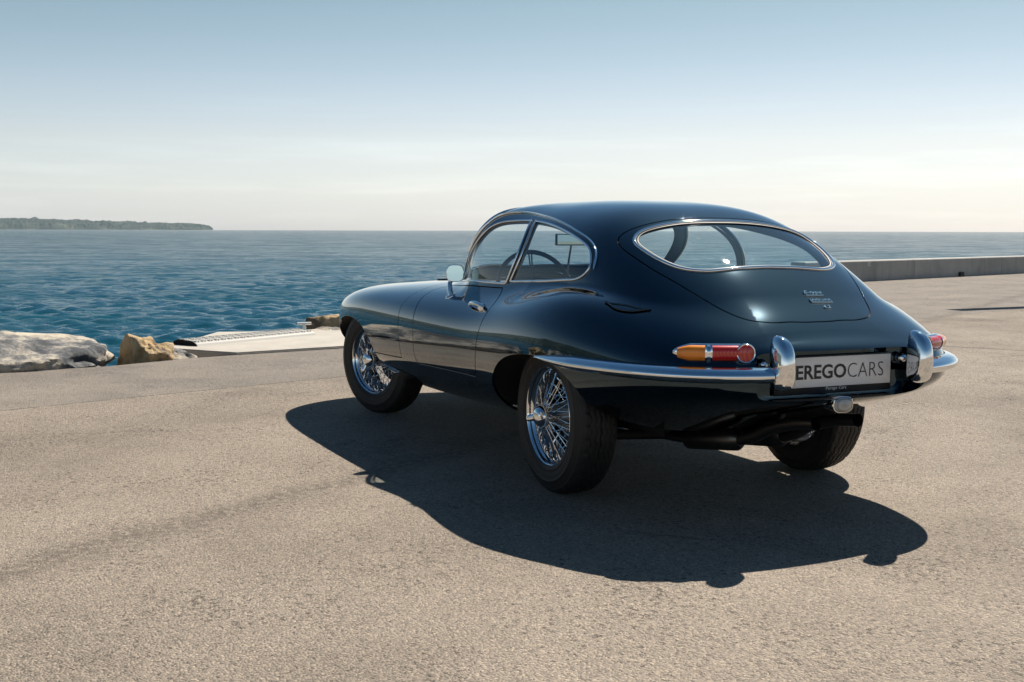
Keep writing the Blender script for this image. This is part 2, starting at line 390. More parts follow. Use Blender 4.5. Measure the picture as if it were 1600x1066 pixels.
    hgt = g.math('ADD', g.math('MULTIPLY', g.math('SUBTRACT', .8, vo.outputs['Distance']), .6), g.math('MULTIPLY', stone.outputs[1], .5))
    hgt = g.math('ADD', hgt, g.math('MULTIPLY', fine, .5)); hgt = g.math('SUBTRACT', hgt, g.math('MULTIPLY', pits, .8))
    n1 = g.bump(hgt, .0075, 1.0); n2 = g.bump(mid, .02, .35, n1)
    g.l(n2, b.inputs['Normal']); return m
M['asphalt'] = asphalt_mat()
M['quay_side'] = simple('quay_side_concrete', (.16, .15, .135), .9)
EDGE = [(-90, 95), (-34, 62), (-10, 32), (0, 18), (2.4, 12.5), (4.0, 8.2), (4.95, 5.2), (5.42, 2.95), (5.62, 1.90), (5.98, 1.22), (6.09, .80), (6.31, -.20), (6.9, -2.4), (8.6, -6), (12, -9.6), (15.9, -12.6), (17.55, -16.85), (19.05, -21.1), (20.5, -25.3), (25, -38), (30, -60), (38, -110)]
poly = EDGE + [(-110, -110), (-110, 95)]
bm = bmesh.new(); vs_ = [bm.verts.new((x, y, 0)) for x, y in poly]; f = bm.faces.new(vs_)
if f.normal.z < 0: f.normal_flip()
bmesh.ops.triangulate(bm, faces=[f])
lo = [bm.verts.new((x + .05, y, -3)) for x, y in EDGE]
for i in range(len(EDGE) - 1):
    q = bm.faces.new((vs_[i], vs_[i + 1], lo[i + 1], lo[i])); q.material_index = 1
me = bpy.data.meshes.new('ground'); bmesh.ops.recalc_face_normals(bm, faces=bm.faces[:]); bm.to_mesh(me); bm.free()
me.materials.append(M['asphalt']); me.materials.append(M['quay_side'])
ground = bpy.data.objects.new('ground', me); COL.objects.link(ground); ground['kind'] = 'structure'
if me.polygons[0].normal.z < 0: me.flip_normals()

# ------------------------------------------------------------------ lake
SEA = -1.05
def water_mat():
    m, t, b = mat('lake_water'); g = NT(t); geo = g.n('ShaderNodeNewGeometry'); pos = geo.outputs['Position']
    b.inputs['Base Color'].default_value = (.004, .028, .040, 1); b.inputs['Roughness'].default_value = .10; b.inputs['IOR'].default_value = 1.333
    mp = g.n('ShaderNodeMapping'); mp.inputs['Rotation'].default_value = (0, 0, math.radians(-24)); mp.inputs['Scale'].default_value = (1.5, .9, 1); g.l(pos, mp.inputs['Vector'])
    h = g.math('ADD', g.math('ADD', g.math('MULTIPLY', g.noise(mp.outputs[0], 1.5, 6, .66, .3), .8), g.math('MULTIPLY', g.noise(mp.outputs[0], 5.5, 3, .6), .16)), g.math('MULTIPLY', g.noise(mp.outputs[0], .13, 4, .6), 2.5))
    g.l(g.bump(h, .11, 1.0), b.inputs['Normal'])
    patch = g.noise(mp.outputs[0], .035, 3)
    bn = t.links[-1].from_socket if False else [l.from_socket for l in t.links if l.to_socket == b.inputs['Normal']][0]
    # a ruffled surface never mirrors fully at grazing angles: wave faces turn towards the viewer
    df = g.n('ShaderNodeBsdfDiffuse'); g.l(g.mix(patch, (.005, .046, .074), (.008, .066, .100)), df.inputs['Color'])
    gl = g.n('ShaderNodeBsdfGlossy'); gl.inputs['Roughness'].default_value = .06; g.l(bn, gl.inputs['Normal'])
    vm = g.n('ShaderNodeVectorMath', operation='DOT_PRODUCT'); g.l(bn, vm.inputs[0]); g.l(geo.outputs['Incoming'], vm.inputs[1])
    fr = g.math('ADD', .02, g.math('MULTIPLY', g.math('POWER', g.math('SUBTRACT', 1.0, g.math('ABSOLUTE', vm.outputs['Value']), clamp=True), 5.0), .98))
    grp = g.math('ADD', g.math('MULTIPLY', g.noise(mp.outputs[0], .42, 5, .68), .6), g.math('MULTIPLY', g.noise(mp.outputs[0], .09, 4, .6), .4))
    gr = g.n('ShaderNodeMapRange'); gr.inputs[1].default_value = .40; gr.inputs[2].default_value = .60; gr.inputs[3].default_value = .38; gr.inputs[4].default_value = 1.25; g.l(grp, gr.inputs[0])
    fr = g.math('MINIMUM', g.math('MULTIPLY', fr, gr.outputs[0]), .80)
    mx = g.n('ShaderNodeMixShader'); g.l(fr, mx.inputs[0]); g.l(df.outputs[0], mx.inputs[1]); g.l(gl.outputs[0], mx.inputs[2])
    g.l(mx.outputs[0], [n for n in t.nodes if n.type == 'OUTPUT_MATERIAL'][0].inputs['Surface']); t.nodes.remove(b)
    return m
M['water'] = water_mat()
rng = np.random.default_rng(4)
def waves(X, Y, spacing):
    Z = np.zeros_like(X); wd = math.radians(150)
    for lam in np.geomspace(.26, 3.2, 64):
        a = wd + rng.normal(0, .50); k = 2 * PI / lam; ph = rng.uniform(0, 2 * PI)
        amp = .0130 * lam ** .70 * math.exp(-(lam / 1.5) ** 2) * rng.uniform(.6, 1.3)
        arg = k * (X * math.cos(a) + Y * math.sin(a)) + ph
        s = np.sin(arg); Z += amp * np.clip((lam / spacing - 2) / 3, 0, 1) * (s + .35 * np.cos(2 * arg) * np.clip((lam / spacing - 5) / 3, 0, 1))
    return Z
rads = np.r_[np.geomspace(6.2, 260, 700), np.geomspace(264, 6500, 60)]
azs = np.radians(np.r_[np.linspace(-78, -57, 40), np.linspace(-56, 10, 430), np.linspace(11.5, 100, 50)])
Rg, Ag = np.meshgrid(rads, azs, indexing='ij'); X = CAM['pos'][0] * 0 - 3 + Rg * np.cos(Ag); Y = 2.0 + Rg * np.sin(Ag)
Z = SEA + waves(X, Y, Rg * .0042)
na_ = len(azs); V = np.stack([X, Y, Z], -1).reshape(-1, 3); I = np.arange(len(rads) - 1)[:, None] * na_ + np.arange(na_ - 1)[None, :]
F = np.stack([I, I + na_, I + na_ + 1, I + 1], -1).reshape(-1, 4)
me = bpy.data.meshes.new('lake'); me.vertices.add(len(V)); me.vertices.foreach_set('co', V.ravel().astype(np.float32))
me.loops.add(F.size); me.loops.foreach_set('vertex_index', F.ravel().astype(np.int32)); me.polygons.add(len(F)); me.polygons.foreach_set('loop_start', np.arange(0, F.size, 4, dtype=np.int32))
me.polygons.foreach_set('use_smooth', np.ones(len(F), bool)); me.update(calc_edges=True); me.materials.append(M['water'])
lake = bpy.data.objects.new('lake', me); COL.objects.link(lake); lake['kind'] = 'structure'

# ------------------------------------------------------------------ far shore: wooded headland
def wood_mat():
    m, t, b = mat('far_woods'); g = NT(t); geo = g.n('ShaderNodeNewGeometry')
    f = g.noise(geo.outputs['Position'], .008, 5, .6)
    g.l(g.ramp(f, [(.35, (.034, .052, .052)), (.55, (.058, .078, .072)), (.72, (.115, .130, .112))]), b.inputs['Base Color']); b.inputs['Roughness'].default_value = 1; b.inputs['Specular IOR Level'].default_value = 0  # bluish-grey tint puts part of the distance haze into the colour
    return m
M['woods'] = wood_mat()
from mathutils import noise as mnoise
def ridge():
    az = np.radians(np.r_[np.linspace(-10.15, 12, 620), np.linspace(12.1, 80, 560)]); deg = np.degrees(az)
    dist = np.interp(deg, [-10.2, -6, 0, 15, 35, 75], [8600, 8400, 8000, 5000, 2600, 2000])
    hgt = np.interp(deg, [-10.2, -10.0, -9.3, -7, -4.5, -2, 1, 6, 15, 35, 75], [2, 26, 42, 52, 60, 70, 68, 110, 210, 300, 300])
    r = np.random.default_rng(8); n = len(az)
    def fract(s):
        v = np.zeros(n)
        for o in range(5):
            k = max(2, int(s * 2 ** o)); v += np.interp(np.linspace(0, k, n), np.arange(k + 1), r.normal(0, 1, k + 1)) / 2 ** (o * .8)
        return v
    hgt = hgt * (1 + .05 * fract(9))
    V = []; F = []; L = 16
    for l in range(L):
        q = l / (L - 1); dd = dist * (1 + .26 * q * (dist / 8600) ** .3) + 30 * q
        px, py = dd * np.cos(az) - 4.5, dd * np.sin(az) + 2.9
        rise = math.sin(min(1, q / .55) * PI / 2) ** .8 if q < .55 else 1 - .3 * (q - .55)
        lump = np.array([abs(mnoise.noise(Vector((x * .011, y * .011, 0)))) * 17 + abs(mnoise.noise(Vector((x * .033, y * .033, 5)))) * 15 + mnoise.noise(Vector((x * .0022, y * .0022, 9))) * 16 for x, y in zip(px, py)])
        V.append(np.stack([px, py, SEA - .3 + hgt * rise + (0 if l == 0 else 1) * np.minimum(np.maximum(lump, 0), hgt * .5)], 1))
    V = np.concatenate(V)
    for l in range(L - 1): F += [(l * n + i, l * n + i + 1, (l + 1) * n + i + 1, (l + 1) * n + i) for i in range(n - 1)]
    return mesh('headland', V, F, M['woods'], None, False)
hd = ridge(); hd['kind'] = 'structure'

# ------------------------------------------------------------------ rocks on the water's edge
def rock_mat(name, light, mid_, darkc, veins=.5, seed=0):
    m, t, b = mat(name); g = NT(t); tc = g.n('ShaderNodeTexCoord')
    mp = g.n('ShaderNodeMapping'); mp.inputs['Location'].default_value = (seed, seed * .7, 0); g.l(tc.outputs['Object'], mp.inputs['Vector']); v = mp.outputs[0]
    a = g.noise(v, 2.3, 8, .68, .15); c = g.noise(v, 9, 5, .65); 
    base = g.ramp(a, [(.41, darkc), (.48, mid_), (.56, light), (.75, tuple(min(1, q * 1.15) for q in light))])
    base = g.mix(g.math('MULTIPLY', g.math('SUBTRACT', c, .45, clamp=True), 1.6, clamp=True), base, tuple(q * .55 for q in mid_))
    w = g.n('ShaderNodeTexVoronoi', feature='DISTANCE_TO_EDGE'); w.inputs['Scale'].default_value = 3.1; g.l(v, w.inputs['Vector'])
    vein = g.math('MULTIPLY', g.math('LESS_THAN', w.outputs['Distance'], .018), g.math('GREATER_THAN', g.noise(v, 3, 3), .5))
    base = g.mix(g.math('MULTIPLY', vein, veins), base, (.55, .53, .50))
    g.l(base, b.inputs['Base Color']); b.inputs['Roughness'].default_value = .85
    g.l(g.bump(g.noise(v, 7, 8, .7), .05, .8), b.inputs['Normal']); return m
M['rock_grey'] = rock_mat('grey_boulder', (.52, .45, .35), (.17, .165, .16), (.04, .045, .053), .0, 3)
M['rock_tan'] = rock_mat('tan_boulder', (.54, .40, .23), (.42, .28, .13), (.15, .11, .075), .0, 11)
M['rock_pale'] = rock_mat('pale_boulder', (.50, .46, .39), (.34, .28, .20), (.14, .13, .12), .3, 23)
from mathutils import noise as mnoise
def rock(loc, size, rz, material, seed, flat=0.0):
    r = np.random.default_rng(seed)
    bm = bmesh.new(); bmesh.ops.create_icosphere(bm, subdivisions=5, radius=1)
    D = np.array([v.co[:] for v in bm.verts]); F = [[v.index for v in f.verts] for f in bm.faces]; bm.free()
    pn = r.normal(0, 1, (15, 3)); pn /= np.linalg.norm(pn, axis=1, keepdims=True); pd = r.uniform(.62, 1.0, 15)
    pn[0] = (-.32, -.05, 1); pd[0] = .62 + flat; pn[1] = (-1, .1, -.12); pd[1] = .72; pn[2] = (-.9, -.5, .25); pd[2] = .80; pn[3] = (.1, -1, .1); pd[3] = .85; pn[4] = (0, 1, .1); pd[4] = .85
    pn /= np.linalg.norm(pn, axis=1, keepdims=True)
    c = D @ pn.T; t = np.where(c > .05, pd / np.maximum(c, .05), 9)
    ts = np.sort(t, 1); rad = ts[:, 0]
    rad = np.minimum(rad, 1.25) - .025 * np.exp(-((ts[:, 1] - ts[:, 0]) / .03))
    off = Vector(tuple(r.uniform(-50, 50, 3)))
    nz = np.array([mnoise.fractal(Vector(q) * 1.7 + off, 1.0, 2.1, 7) for q in D])
    rg_ = np.array([mnoise.ridged_multi_fractal(Vector(q) * 1.3 + off, .9, 2.2, 6, 1.0, 2.0) for q in D])
    rad = rad + .10 * nz - .075 * (rg_ - rg_.mean())
    V = D * rad[:, None] * np.array(size)
    me = bpy.data.meshes.new('boulder'); me.from_pydata(V.tolist(), [], F); me.polygons.foreach_set('use_smooth', [True] * len(F)); me.materials.append(material)
    me.set_sharp_from_angle(angle=math.radians(38))
    o = bpy.data.objects.new('boulder', me); COL.objects.link(o); o.location = loc; o.rotation_euler = (0, 0, rz); return o
GRP = 'boulders along the quay edge'
def R(loc, size, rz, m_, seed, label, flat=0.0):
    o = rock(loc, size, rz, M[m_], seed, flat); tag(o, label, 'boulder', GRP); return o
R((5.93, 2.66, -.05), (.62, .98, .31), .12, 'rock_grey', 5, 'long grey boulder with pale flat top, largest one at the quay edge')
R((6.03, 1.53, -.05), (.25, .23, .31), .5, 'rock_tan', 9, 'small ochre boulder beside the long grey boulder')
R((6.22, 1.27, -.10), (.22, .18, .22), 1.0, 'rock_grey', 17, 'little grey and white stone between ochre boulder and concrete slab')
R((6.75, 2.75, -.12), (.55, .50, .34), .2, 'rock_tan', 23, 'ochre boulder peeking out behind the long grey boulder')
R((6.6, 1.9, -.55), (.6, .6, .45), .9, 'rock_pale', 29, 'pale boulder low at the water behind the ochre boulder')
R((8.25, -.62, -.19), (.42, .36, .30), .4, 'rock_pale', 31, 'pale boulder at the far edge of the concrete slab by the front wheel')
R((8.75, -.95, -.14), (.45, .40, .36), 1.4, 'rock_tan', 37, 'brown boulder behind the pale one, next to the front wheel')
R((8.0, -.95, -.22), (.34, .30, .26), 2.0, 'rock_tan', 41, 'low tan boulder touching the slab in front of the car nose')
for i, (x, y, sx, sy, sz, mt) in enumerate([(5.55, 4.45, .6, .8, .52, 'rock_tan'), (5.15, 5.9, .7, .85, .6, 'rock_grey'), (4.7, 7.4, .7, .8, .55, 'rock_tan'), (4.15, 8.9, .8, .9, .65, 'rock_tan'), (3.75, 9.8, .6, .6, .5, 'rock_pale'), (3.4, 10.6, .7, .9, .45, 'rock_grey'),
        (2.7, 12.4, .8, .9, .5, 'rock_tan'), (1.6, 14.4, .8, 1.0, .5, 'rock_pale'), (.5, 17, .9, 1.0, .55, 'rock_grey'), (-2, 21, 1., 1.1, .6, 'rock_tan'), (-5, 25.5, 1., 1.2, .6, 'rock_pale')]):
    R((x, y, .02), (sx, sy, sz), .3 * i, mt, 60 + i, 'boulder in the row along the quay out of frame, mirrored in the car side')

# ------------------------------------------------------------------ concrete slab with tread plate
def concrete_mat(name, c0, c1, sc=2.5):
    m, t, b = mat(name); g = NT(t); geo = g.n('ShaderNodeNewGeometry'); pos = geo.outputs['Position']
    base = g.ramp(g.noise(pos, sc, 7, .65), [(.3, c0), (.7, c1)])
    stain = g.math('MULTIPLY', g.math('SUBTRACT', g.noise(pos, .9, 5, .7), .5, clamp=True), 1.6, clamp=True)
    base = g.mix(stain, base, tuple(q * .72 for q in c0)); g.l(base, b.inputs['Base Color']); b.inputs['Roughness'].default_value = .85
    g.l(g.bump(g.noise(pos, 45, 5, .7), .004, .6), b.inputs['Normal']); return m
def wall_mat():
    m = concrete_mat('wall_concrete', (.33, .325, .305), (.46, .445, .415), 1.4); t = m.node_tree; g = NT(t); b = t.nodes['Principled BSDF']
    geo = g.n('ShaderNodeNewGeometry'); mp = g.n('ShaderNodeMapping'); mp.inputs['Scale'].default_value = (3.2, 3.2, .35); g.l(geo.outputs['Position'], mp.inputs['Vector'])
    run = g.math('MULTIPLY', g.math('SUBTRACT', g.noise(mp.outputs[0], 1.6, 5, .7), .48, clamp=True), 2.4, clamp=True)
    src = [l.from_socket for l in t.links if l.to_socket == b.inputs['Base Color']][0]
    g.l(g.mix(g.math('MULTIPLY', run, .55), src, (.15, .145, .13)), b.inputs['Base Color']); return m
M['slab'] = concrete_mat('slab_concrete', (.34, .31, .27), (.45, .41, .355))
M['wall'] = wall_mat()
SL = [(6.10, .79), (6.80, 1.32), (8.35, .55), (8.05, -.72), (7.2, -1.5), (6.55, -1.2), (6.315, -.19)]
bm = bmesh.new(); a = [bm.verts.new((x, y, .022)) for x, y in SL]; c = [bm.verts.new((x, y, -.5)) for x, y in SL]
bm.faces.new(a); bm.faces.new(c[::-1])
for i in range(len(SL)): bm.faces.new((a[i], c[i], c[(i + 1) % len(SL)], a[(i + 1) % len(SL)]))
bmesh.ops.recalc_face_normals(bm, faces=bm.faces[:]); bmesh.ops.bevel(bm, geom=[e for e in bm.edges if all(v.co.z > 0 for v in e.verts)], offset=.012, segments=2, affect='EDGES')
me = bpy.data.meshes.new('concrete_slab'); bm.to_mesh(me); bm.free(); me.materials.append(M['slab'])
slab = bpy.data.objects.new('concrete_slab', me); COL.objects.link(slab); tag(slab, 'pale concrete landing slab at the quay edge left of the car', 'slab')
# tread plate gangway lying on the slab
M['tread'] = simple('aluminium_tread_plate', (.30, .29, .27), .6, .2)
a0, a1 = Vector((6.93, 1.10, .022)), Vector((7.72, -.22, .022)); ax = (a1 - a0); Lg = ax.length; ax.normalize(); sx = Vector((ax.y, -ax.x, 0)); sx = sx if sx.x > 0 else -sx
prof = [(-.17, 0), (-.155, .020), (-.10, .045), (.10, .055), (.17, .03), (.185, 0)]
pth = [a0 + ax * Lg * t for t in np.linspace(0, 1, 12)]
mb = MB(); mb.sweep([tuple(q) for q in pth], np.tile(tuple(sx), (12, 1)), np.tile((0, 0, 1.0), (12, 1)), prof, cap=False)
gang = mb.build('tread_plate', M['tread'], None, True, 25); tag(gang, 'raised aluminium tread plate lying on the concrete slab', 'metal plate')
mb = MB()
for i in range(38):
    for j in range(3):
        t = (i + .5) / 38; s = -.115 + .085 * j; z = .022 + (.041 if j == 0 else .0475 if j == 1 else .0525)
        q = a0 + ax * Lg * t + sx * s; ang = math.radians(45 if (i + j) % 2 else -45) + math.atan2(ax.y, ax.x)
        mb.box((q.x, q.y, z + .003), (.030, .008, .006), Matrix.Rotation(ang, 3, 'Z'))
tr = mb.build('tread_bars', M['tread'], gang, False); tr['kind'] = 'stuff'
mb = MB(); mb.add([tuple(a0 + ax * .004 + sx * x + Vector((0, 0, z + .001))) for x, z in prof], [tuple(range(len(prof)))]); mb.build('end_shade_sheet', M['gap'] if 'gap' in M else M['quay_side'], gang, False)  # black sheet across the end; its colour stands for the shade inside
# mooring cleat
M['galv'] = simple('galvanised_steel', (.62, .63, .62), .35, .9)
mb = MB(); cpos = Vector((8.02, -.30, .022)); mb.tube([cpos, cpos + Vector((0, 0, .075))], .018, 12); mb.tube([cpos + Vector((.0, .075, .085)), cpos + Vector((0, -.075, .085))], [.016, .016], 12); mb.box(cpos + Vector((0, 0, .005)), (.06, .06, .01)); 
tag(mb.build('mooring_cleat', M['galv']), 'small steel mooring cleat at the far side of the slab', 'cleat')

# ------------------------------------------------------------------ low sea wall on the right
wall = empty('sea_wall', (17.9, -18.9, 0)); tag(wall, 'low grey concrete wall of long panels between the quay and the lake', 'wall')
wj = [(15.73, -12.72), (17.207, -16.94), (18.678, -21.161), (20.16, -25.38), (21.64, -29.6), (23.12, -33.8), (24.6, -38.0), (26.1, -42.2)]
for i in range(len(wj) - 1):
    A = Vector((*wj[i], 0)); B = Vector((*wj[i + 1], 0)); dv = (B - A).normalized(); nv = Vector((-dv.y, dv.x, 0)); nv = nv if nv.x > 0 else -nv
    A2, B2 = A + dv * .008, B - dv * .008
    h = .455
    V = [(-.0, 0), (0, h - .02), (.02, h), (.33, h), (.35, h - .02), (.35, -1.8), (0, -1.8)]
    W = [A2 + nv * a + Vector((0, 0, z)) for a, z in V] + [B2 + nv * a + Vector((0, 0, z)) for a, z in V]
    n = len(V); F = [tuple(range(n)), tuple(n + k for k in range(n))[::-1]] + [(k, n + k, n + (k + 1) % n, (k + 1) % n) for k in range(n)]
    mb = MB(); mb.add([tuple(w - Vector((17.9, -18.9, 0))) for w in W], F); pn_ = mb.build('wall_panel', M['wall'], wall, False)
    mb = MB(); mb.box(tuple(B + nv * .16 + Vector((0, 0, .2)) - Vector((17.9, -18.9, 0))), (.02, .28, .46), Matrix.Rotation(math.atan2(dv.y, dv.x), 3, 'Z')); mb.build('joint_filler', simple('joint_dark', (.05, .05, .05), .9) if i == 0 else bpy.data.materials['joint_dark'], wall, False)
dv = Vector((wj[1][0] - wj[0][0], wj[1][1] - wj[0][1], 0)).normalized(); nv = Vector((-dv.y, dv.x, 0)); nv = nv if nv.x > 0 else -nv
Rw = Matrix.Rotation(math.atan2(dv.y, dv.x), 3, 'Z')
sp = Vector((*wj[0], 0)) + dv * 2.48
mb = MB(); mb.box(tuple(sp - nv * .006 + Vector((0, 0, .375))), (.105, .008, .075), Rw, bev=.002); sg = mb.build('wall_sign', simple('sign_white', (.62, .62, .60), .5), None, False); tag(sg, 'tiny white plaque fixed to the low concrete wall', 'sign')
mb = MB()
for a, w in ((.012, .05), (-.006, .064)): mb.box(tuple(sp - nv * .0125 + Vector((0, 0, .375 + a))), (w, .003, .008), Rw)
mb.build('sign_lines', simple('sign_ink', (.05, .05, .05), .6), sg, False)
dp = Vector((*wj[1], 0)) + dv * 2.25
mb = MB(); mb.box(tuple(dp - nv * .03 + Vector((0, 0, .055))), (.20, .06, .11), Rw, bev=.01); tag(mb.build('drain_hole_block', simple('drain_black', (.012, .012, .012), .7), None, False), 'dark drain hole at the foot of the low wall, shown by a black block', 'drain')  # solid black block; its colour stands for the dark inside the drain hole
# unseen street lamp added right of the frame to cast the shadow strip on the quay
lb = Vector((11.4, -17.6, 0)); shadow_post = empty('added_street_lamp', lb); tag(shadow_post, 'unseen steel street lamp added to shade a strip of quay at the right edge', 'street lamp')
M['lamp_steel'] = simple('lamp_steel', (.22, .23, .24), .45, .8)
mb = MB(); mb.tube([(0, 0, 0), (0, 0, .9), (0, 0, .95), (0, 0, 6.0)], [.09, .09, .06, .05], 16); mb.build('pole', M['lamp_steel'], shadow_post)
mb = MB(); mb.tube([(0, 0, 5.7), (.03, .6, 6.0), (.08, 1.8, 6.1)], [.04, .035, .03], 12); mb.build('arm', M['lamp_steel'], shadow_post)
mb = MB(); mb.box((.13, 2.75, 6.1), (.34, 2.0, .10), Matrix.Rotation(math.radians(3), 3, 'Z'), bev=.04); mb.build('shadow_head', M['lamp_steel'], shadow_post)

# ------------------------------------------------------------------ air
hz, t, b = mat('haze_air'); t.nodes.remove(b); g = NT(t); out = [n for n in t.nodes if n.type == 'OUTPUT_MATERIAL'][0]
pv = g.n('ShaderNodeVolumePrincipled'); pv.inputs['Color'].default_value = (.80, .91, 1, 1); pv.inputs['Density'].default_value = HAZE; pv.inputs['Anisotropy'].default_value = 0
g.l(pv.outputs[0], out.inputs['Volume'])
mb = MB(); mb.box((3000, 3000, 150), (24000, 24000, 306)); haze = mb.build('haze', hz, None, False); haze['kind'] = 'stuff'
# ------------------------------------------------------------------ the car
car = empty('sports_car')
tag(car, 'dark blue vintage fastback coupe with wire wheels parked on the quay', 'car')

def curve(pts, step=.012, closed=True):
    """pts: (u,th) or (u,th,'c') for a corner; smooth splines between corners, dense output"""
    n = len(pts); P = np.array([q[:2] for q in pts], float); cor = [i for i, q in enumerate(pts) if len(q) > 2]
    if not cor:
        T = np.r_[0, np.cumsum(np.hypot(*np.diff(np.r_[P, P[:1]], axis=0).T))]
        Q = np.r_[P[-3:], P, P[:4]]; TT = np.r_[T[-4:-1] - T[-1], T[:-1], T[-1] + T[:4]]
        t = np.linspace(0, T[-1], max(8, int(T[-1] / step)), endpoint=False)
        return np.stack([nspline(t, TT, Q[:, 0]), nspline(t, TT, Q[:, 1])], 1)
    out = []
    runs = list(zip(cor, cor[1:] + ([cor[0] + n] if closed else [])))
    for a, b in runs:
        Q = np.array([P[i % n] for i in range(a, b + 1)])
        T = np.r_[0, np.cumsum(np.hypot(*np.diff(Q, axis=0).T))]
        t = np.linspace(0, T[-1], max(2, int(T[-1] / step)), endpoint=False)
        out.append(np.stack([nspline(t, T, Q[:, 0]), nspline(t, T, Q[:, 1])], 1) if len(Q) > 2 else Q[0] + (Q[1] - Q[0]) * (t / T[-1])[:, None])
    if not closed: out.append(P[-1:])
    return np.concatenate(out)
def mirror(C): return np.stack([C[:, 0], PI - C[:, 1]], 1)[::-1]
def frame(C, closed=True):
    """3-D points, surface normals and in-surface side directions along a curve"""
    P = S(C[:, 0], C[:, 1]); n = N(C[:, 0], C[:, 1])
    t = (np.roll(P, -1, 0) - np.roll(P, 1, 0)) if closed else np.gradient(P, axis=0)
    t = t / np.linalg.norm(t, axis=1, keepdims=True)
    b = np.cross(n, t); b /= np.linalg.norm(b, axis=1, keepdims=True)
    return P, n, b
def area2(C): return .5 * np.sum(C[:, 0] * np.roll(C[:, 1], -1) - np.roll(C[:, 0], -1) * C[:, 1])
def inset(C, d):
    """closed curve moved d metres towards its inside along the surface"""
    P, n, b = frame(C)
    e = 1e-4
    du = (S(C[:, 0] + e, C[:, 1]) - P) / e; dt = (S(C[:, 0], C[:, 1] + e) - P) / e
    cen = C.mean(0); cP = S(cen[0], cen[1])
    out = []
    for i in range(len(C)):
        A = np.stack([du[i], dt[i]], 1); s = np.linalg.lstsq(A, b[i] * d, rcond=None)[0]; out.append(s)
    out = np.array(out)
    # side: test which sign lowers |area|
    a0 = abs(area2(C)); 
    return C + out if abs(area2(C + out)) < a0 else C - out
def inside(C, Q):
    x, y = Q[:, 0], Q[:, 1]; r = np.zeros(len(Q), bool); j = len(C) - 1
    bb = (x > C[:, 0].min()) & (x < C[:, 0].max()) & (y > C[:, 1].min()) & (y < C[:, 1].max())
    idx = np.where(bb)[0]; xx, yy = x[idx], y[idx]; rr = np.zeros(len(idx), bool)
    for i in range(len(C)):
        xi, yi, xj, yj = C[i, 0], C[i, 1], C[j, 0], C[j, 1]
        if yi != yj:
            rr ^= ((yi > yy) != (yj > yy)) & (xx < (xj - xi) * (yy - yi) / (yj - yi) + xi)
        j = i
    r[idx] = rr; return r
def th_of(u, z=None, y=None, side=None):
    """polar angle on the left half where the surface has the given z (lower or upper flank) or y (top)"""
    t = np.linspace(-PI / 2, PI / 2, 721); q = S(u, t)
    if z is not None: k = np.argmin(np.abs(q[:, 2] - z))
    else:
        m = t > .25; k = np.where(m)[0][np.argmin(np.abs(q[m, 1] - y))]
    a, b = t[max(k - 1, 0)], t[min(k + 1, 720)]
    t = np.linspace(a, b, 101); q = S(u, t)
    return t[np.argmin(np.abs(q[:, 2] - z))] if z is not None else t[np.argmin(np.abs(q[:, 1] - y))]
_uu = np.linspace(0, UMAX, 3000); _xx = S(_uu, 0 * _uu)[:, 0]
def u_of(x): return float(np.interp(-x, -_xx, _uu))
def xz(L): return [(u_of(q[0]), th_of(u_of(q[0]), z=q[1])) + tuple(q[2:]) for q in L]
def xy(L): return [(u_of(q[0]), PI / 2 if q[1] == 0 else th_of(u_of(q[0]), y=q[1])) + tuple(q[2:]) for q in L]

# --- outlines on the left half (u, angle)
DOOR = curve([(2.21, .400, 'c'), (2.12, .362), (2.10, .327), (2.108, .275), (2.138, .216), (2.166, .162), (2.183, .078), (2.189, -.056), (2.200, -.150), (2.222, -.186, 'c'),
              (2.655, -.181), (2.965, -.180, 'c'), (2.985, -.160), (3.028, -.004), (3.056, .104), (3.05, .216), (2.995, .311), (2.95, .388, 'c'), (2.58, .386)])
DGLASS = curve([(2.250, .440, 'c'), (2.36, .505), (2.48, .605), (2.56, .705), (2.607, .775), (2.656, .812), (2.729, .836), (2.833, .853), (2.93, .858, 'c'), (3.006, .702), (3.010, .557), (2.965, .414, 'c'), (2.62, .414)])
QGLASS = curve([(3.008, .432, 'c'), (3.053, .563), (3.046, .704), (2.982, .852, 'c'), (3.142, .829), (3.310, .788), (3.442, .749), (3.551, .711), (3.623, .675), (3.677, .618), (3.697, .565), (3.682, .518), (3.644, .489), (3.546, .471), (3.335, .449)])
DRIP = curve([(2.235, .450, 'c'), (2.345, .520), (2.447, .610), (2.505, .700), (2.540, .785), (2.568, .860), (2.61, .900), (2.66, .918), (2.74, .932), (2.857, .930), (2.988, .907), (3.155, .870), (3.317, .825), (3.470, .775), (3.591, .732), (3.650, .698), (3.694, .655), (3.722, .600), (3.735, .550, 'c')], closed=False)
RARCH = curve(xz([(.43, .20, 'c'), (.415, .32), (.375, .415), (.326, .470), (.261, .519), (.166, .558), (.035, .584), (-.083, .593), (-.17, .590), (-.271, .570), (-.350, .538), (-.402, .500), (-.425, .455), (-.435, .40), (-.435, .345, 'c')])
              + [(3.93, -.80), (3.90, -1.0, 'c'), (3.55, -1.0), (3.16, -1.0, 'c'), (3.125, -.80)])
FARCH = curve(xz([(2.945, .30, 'c'), (2.945, .40), (2.920, .459), (2.868, .508), (2.800, .540), (2.692, .565), (2.592, .577), (2.437, .577), (2.305, .558), (2.185, .519), (2.090, .464), (2.043, .405), (2.015, .34), (1.995, .28), (1.98, .235, 'c')])
              + [(1.57, -.8), (1.60, -1.0, 'c'), (1.1, -1.0), (.62, -1.0, 'c'), (.585, -.8)])
HL = [(3.683, 1.302), (3.697, 1.107), (3.702, .964), (3.706, .852), (3.722, .793), (3.750, .760), (3.796, .732), (3.879, .703), (3.994, .668), (4.088, .650), (4.178, .628), (4.264, .604), (4.345, .590), (4.402, .603), (4.441, .680), (4.459, .940), (4.467, 1.25)]
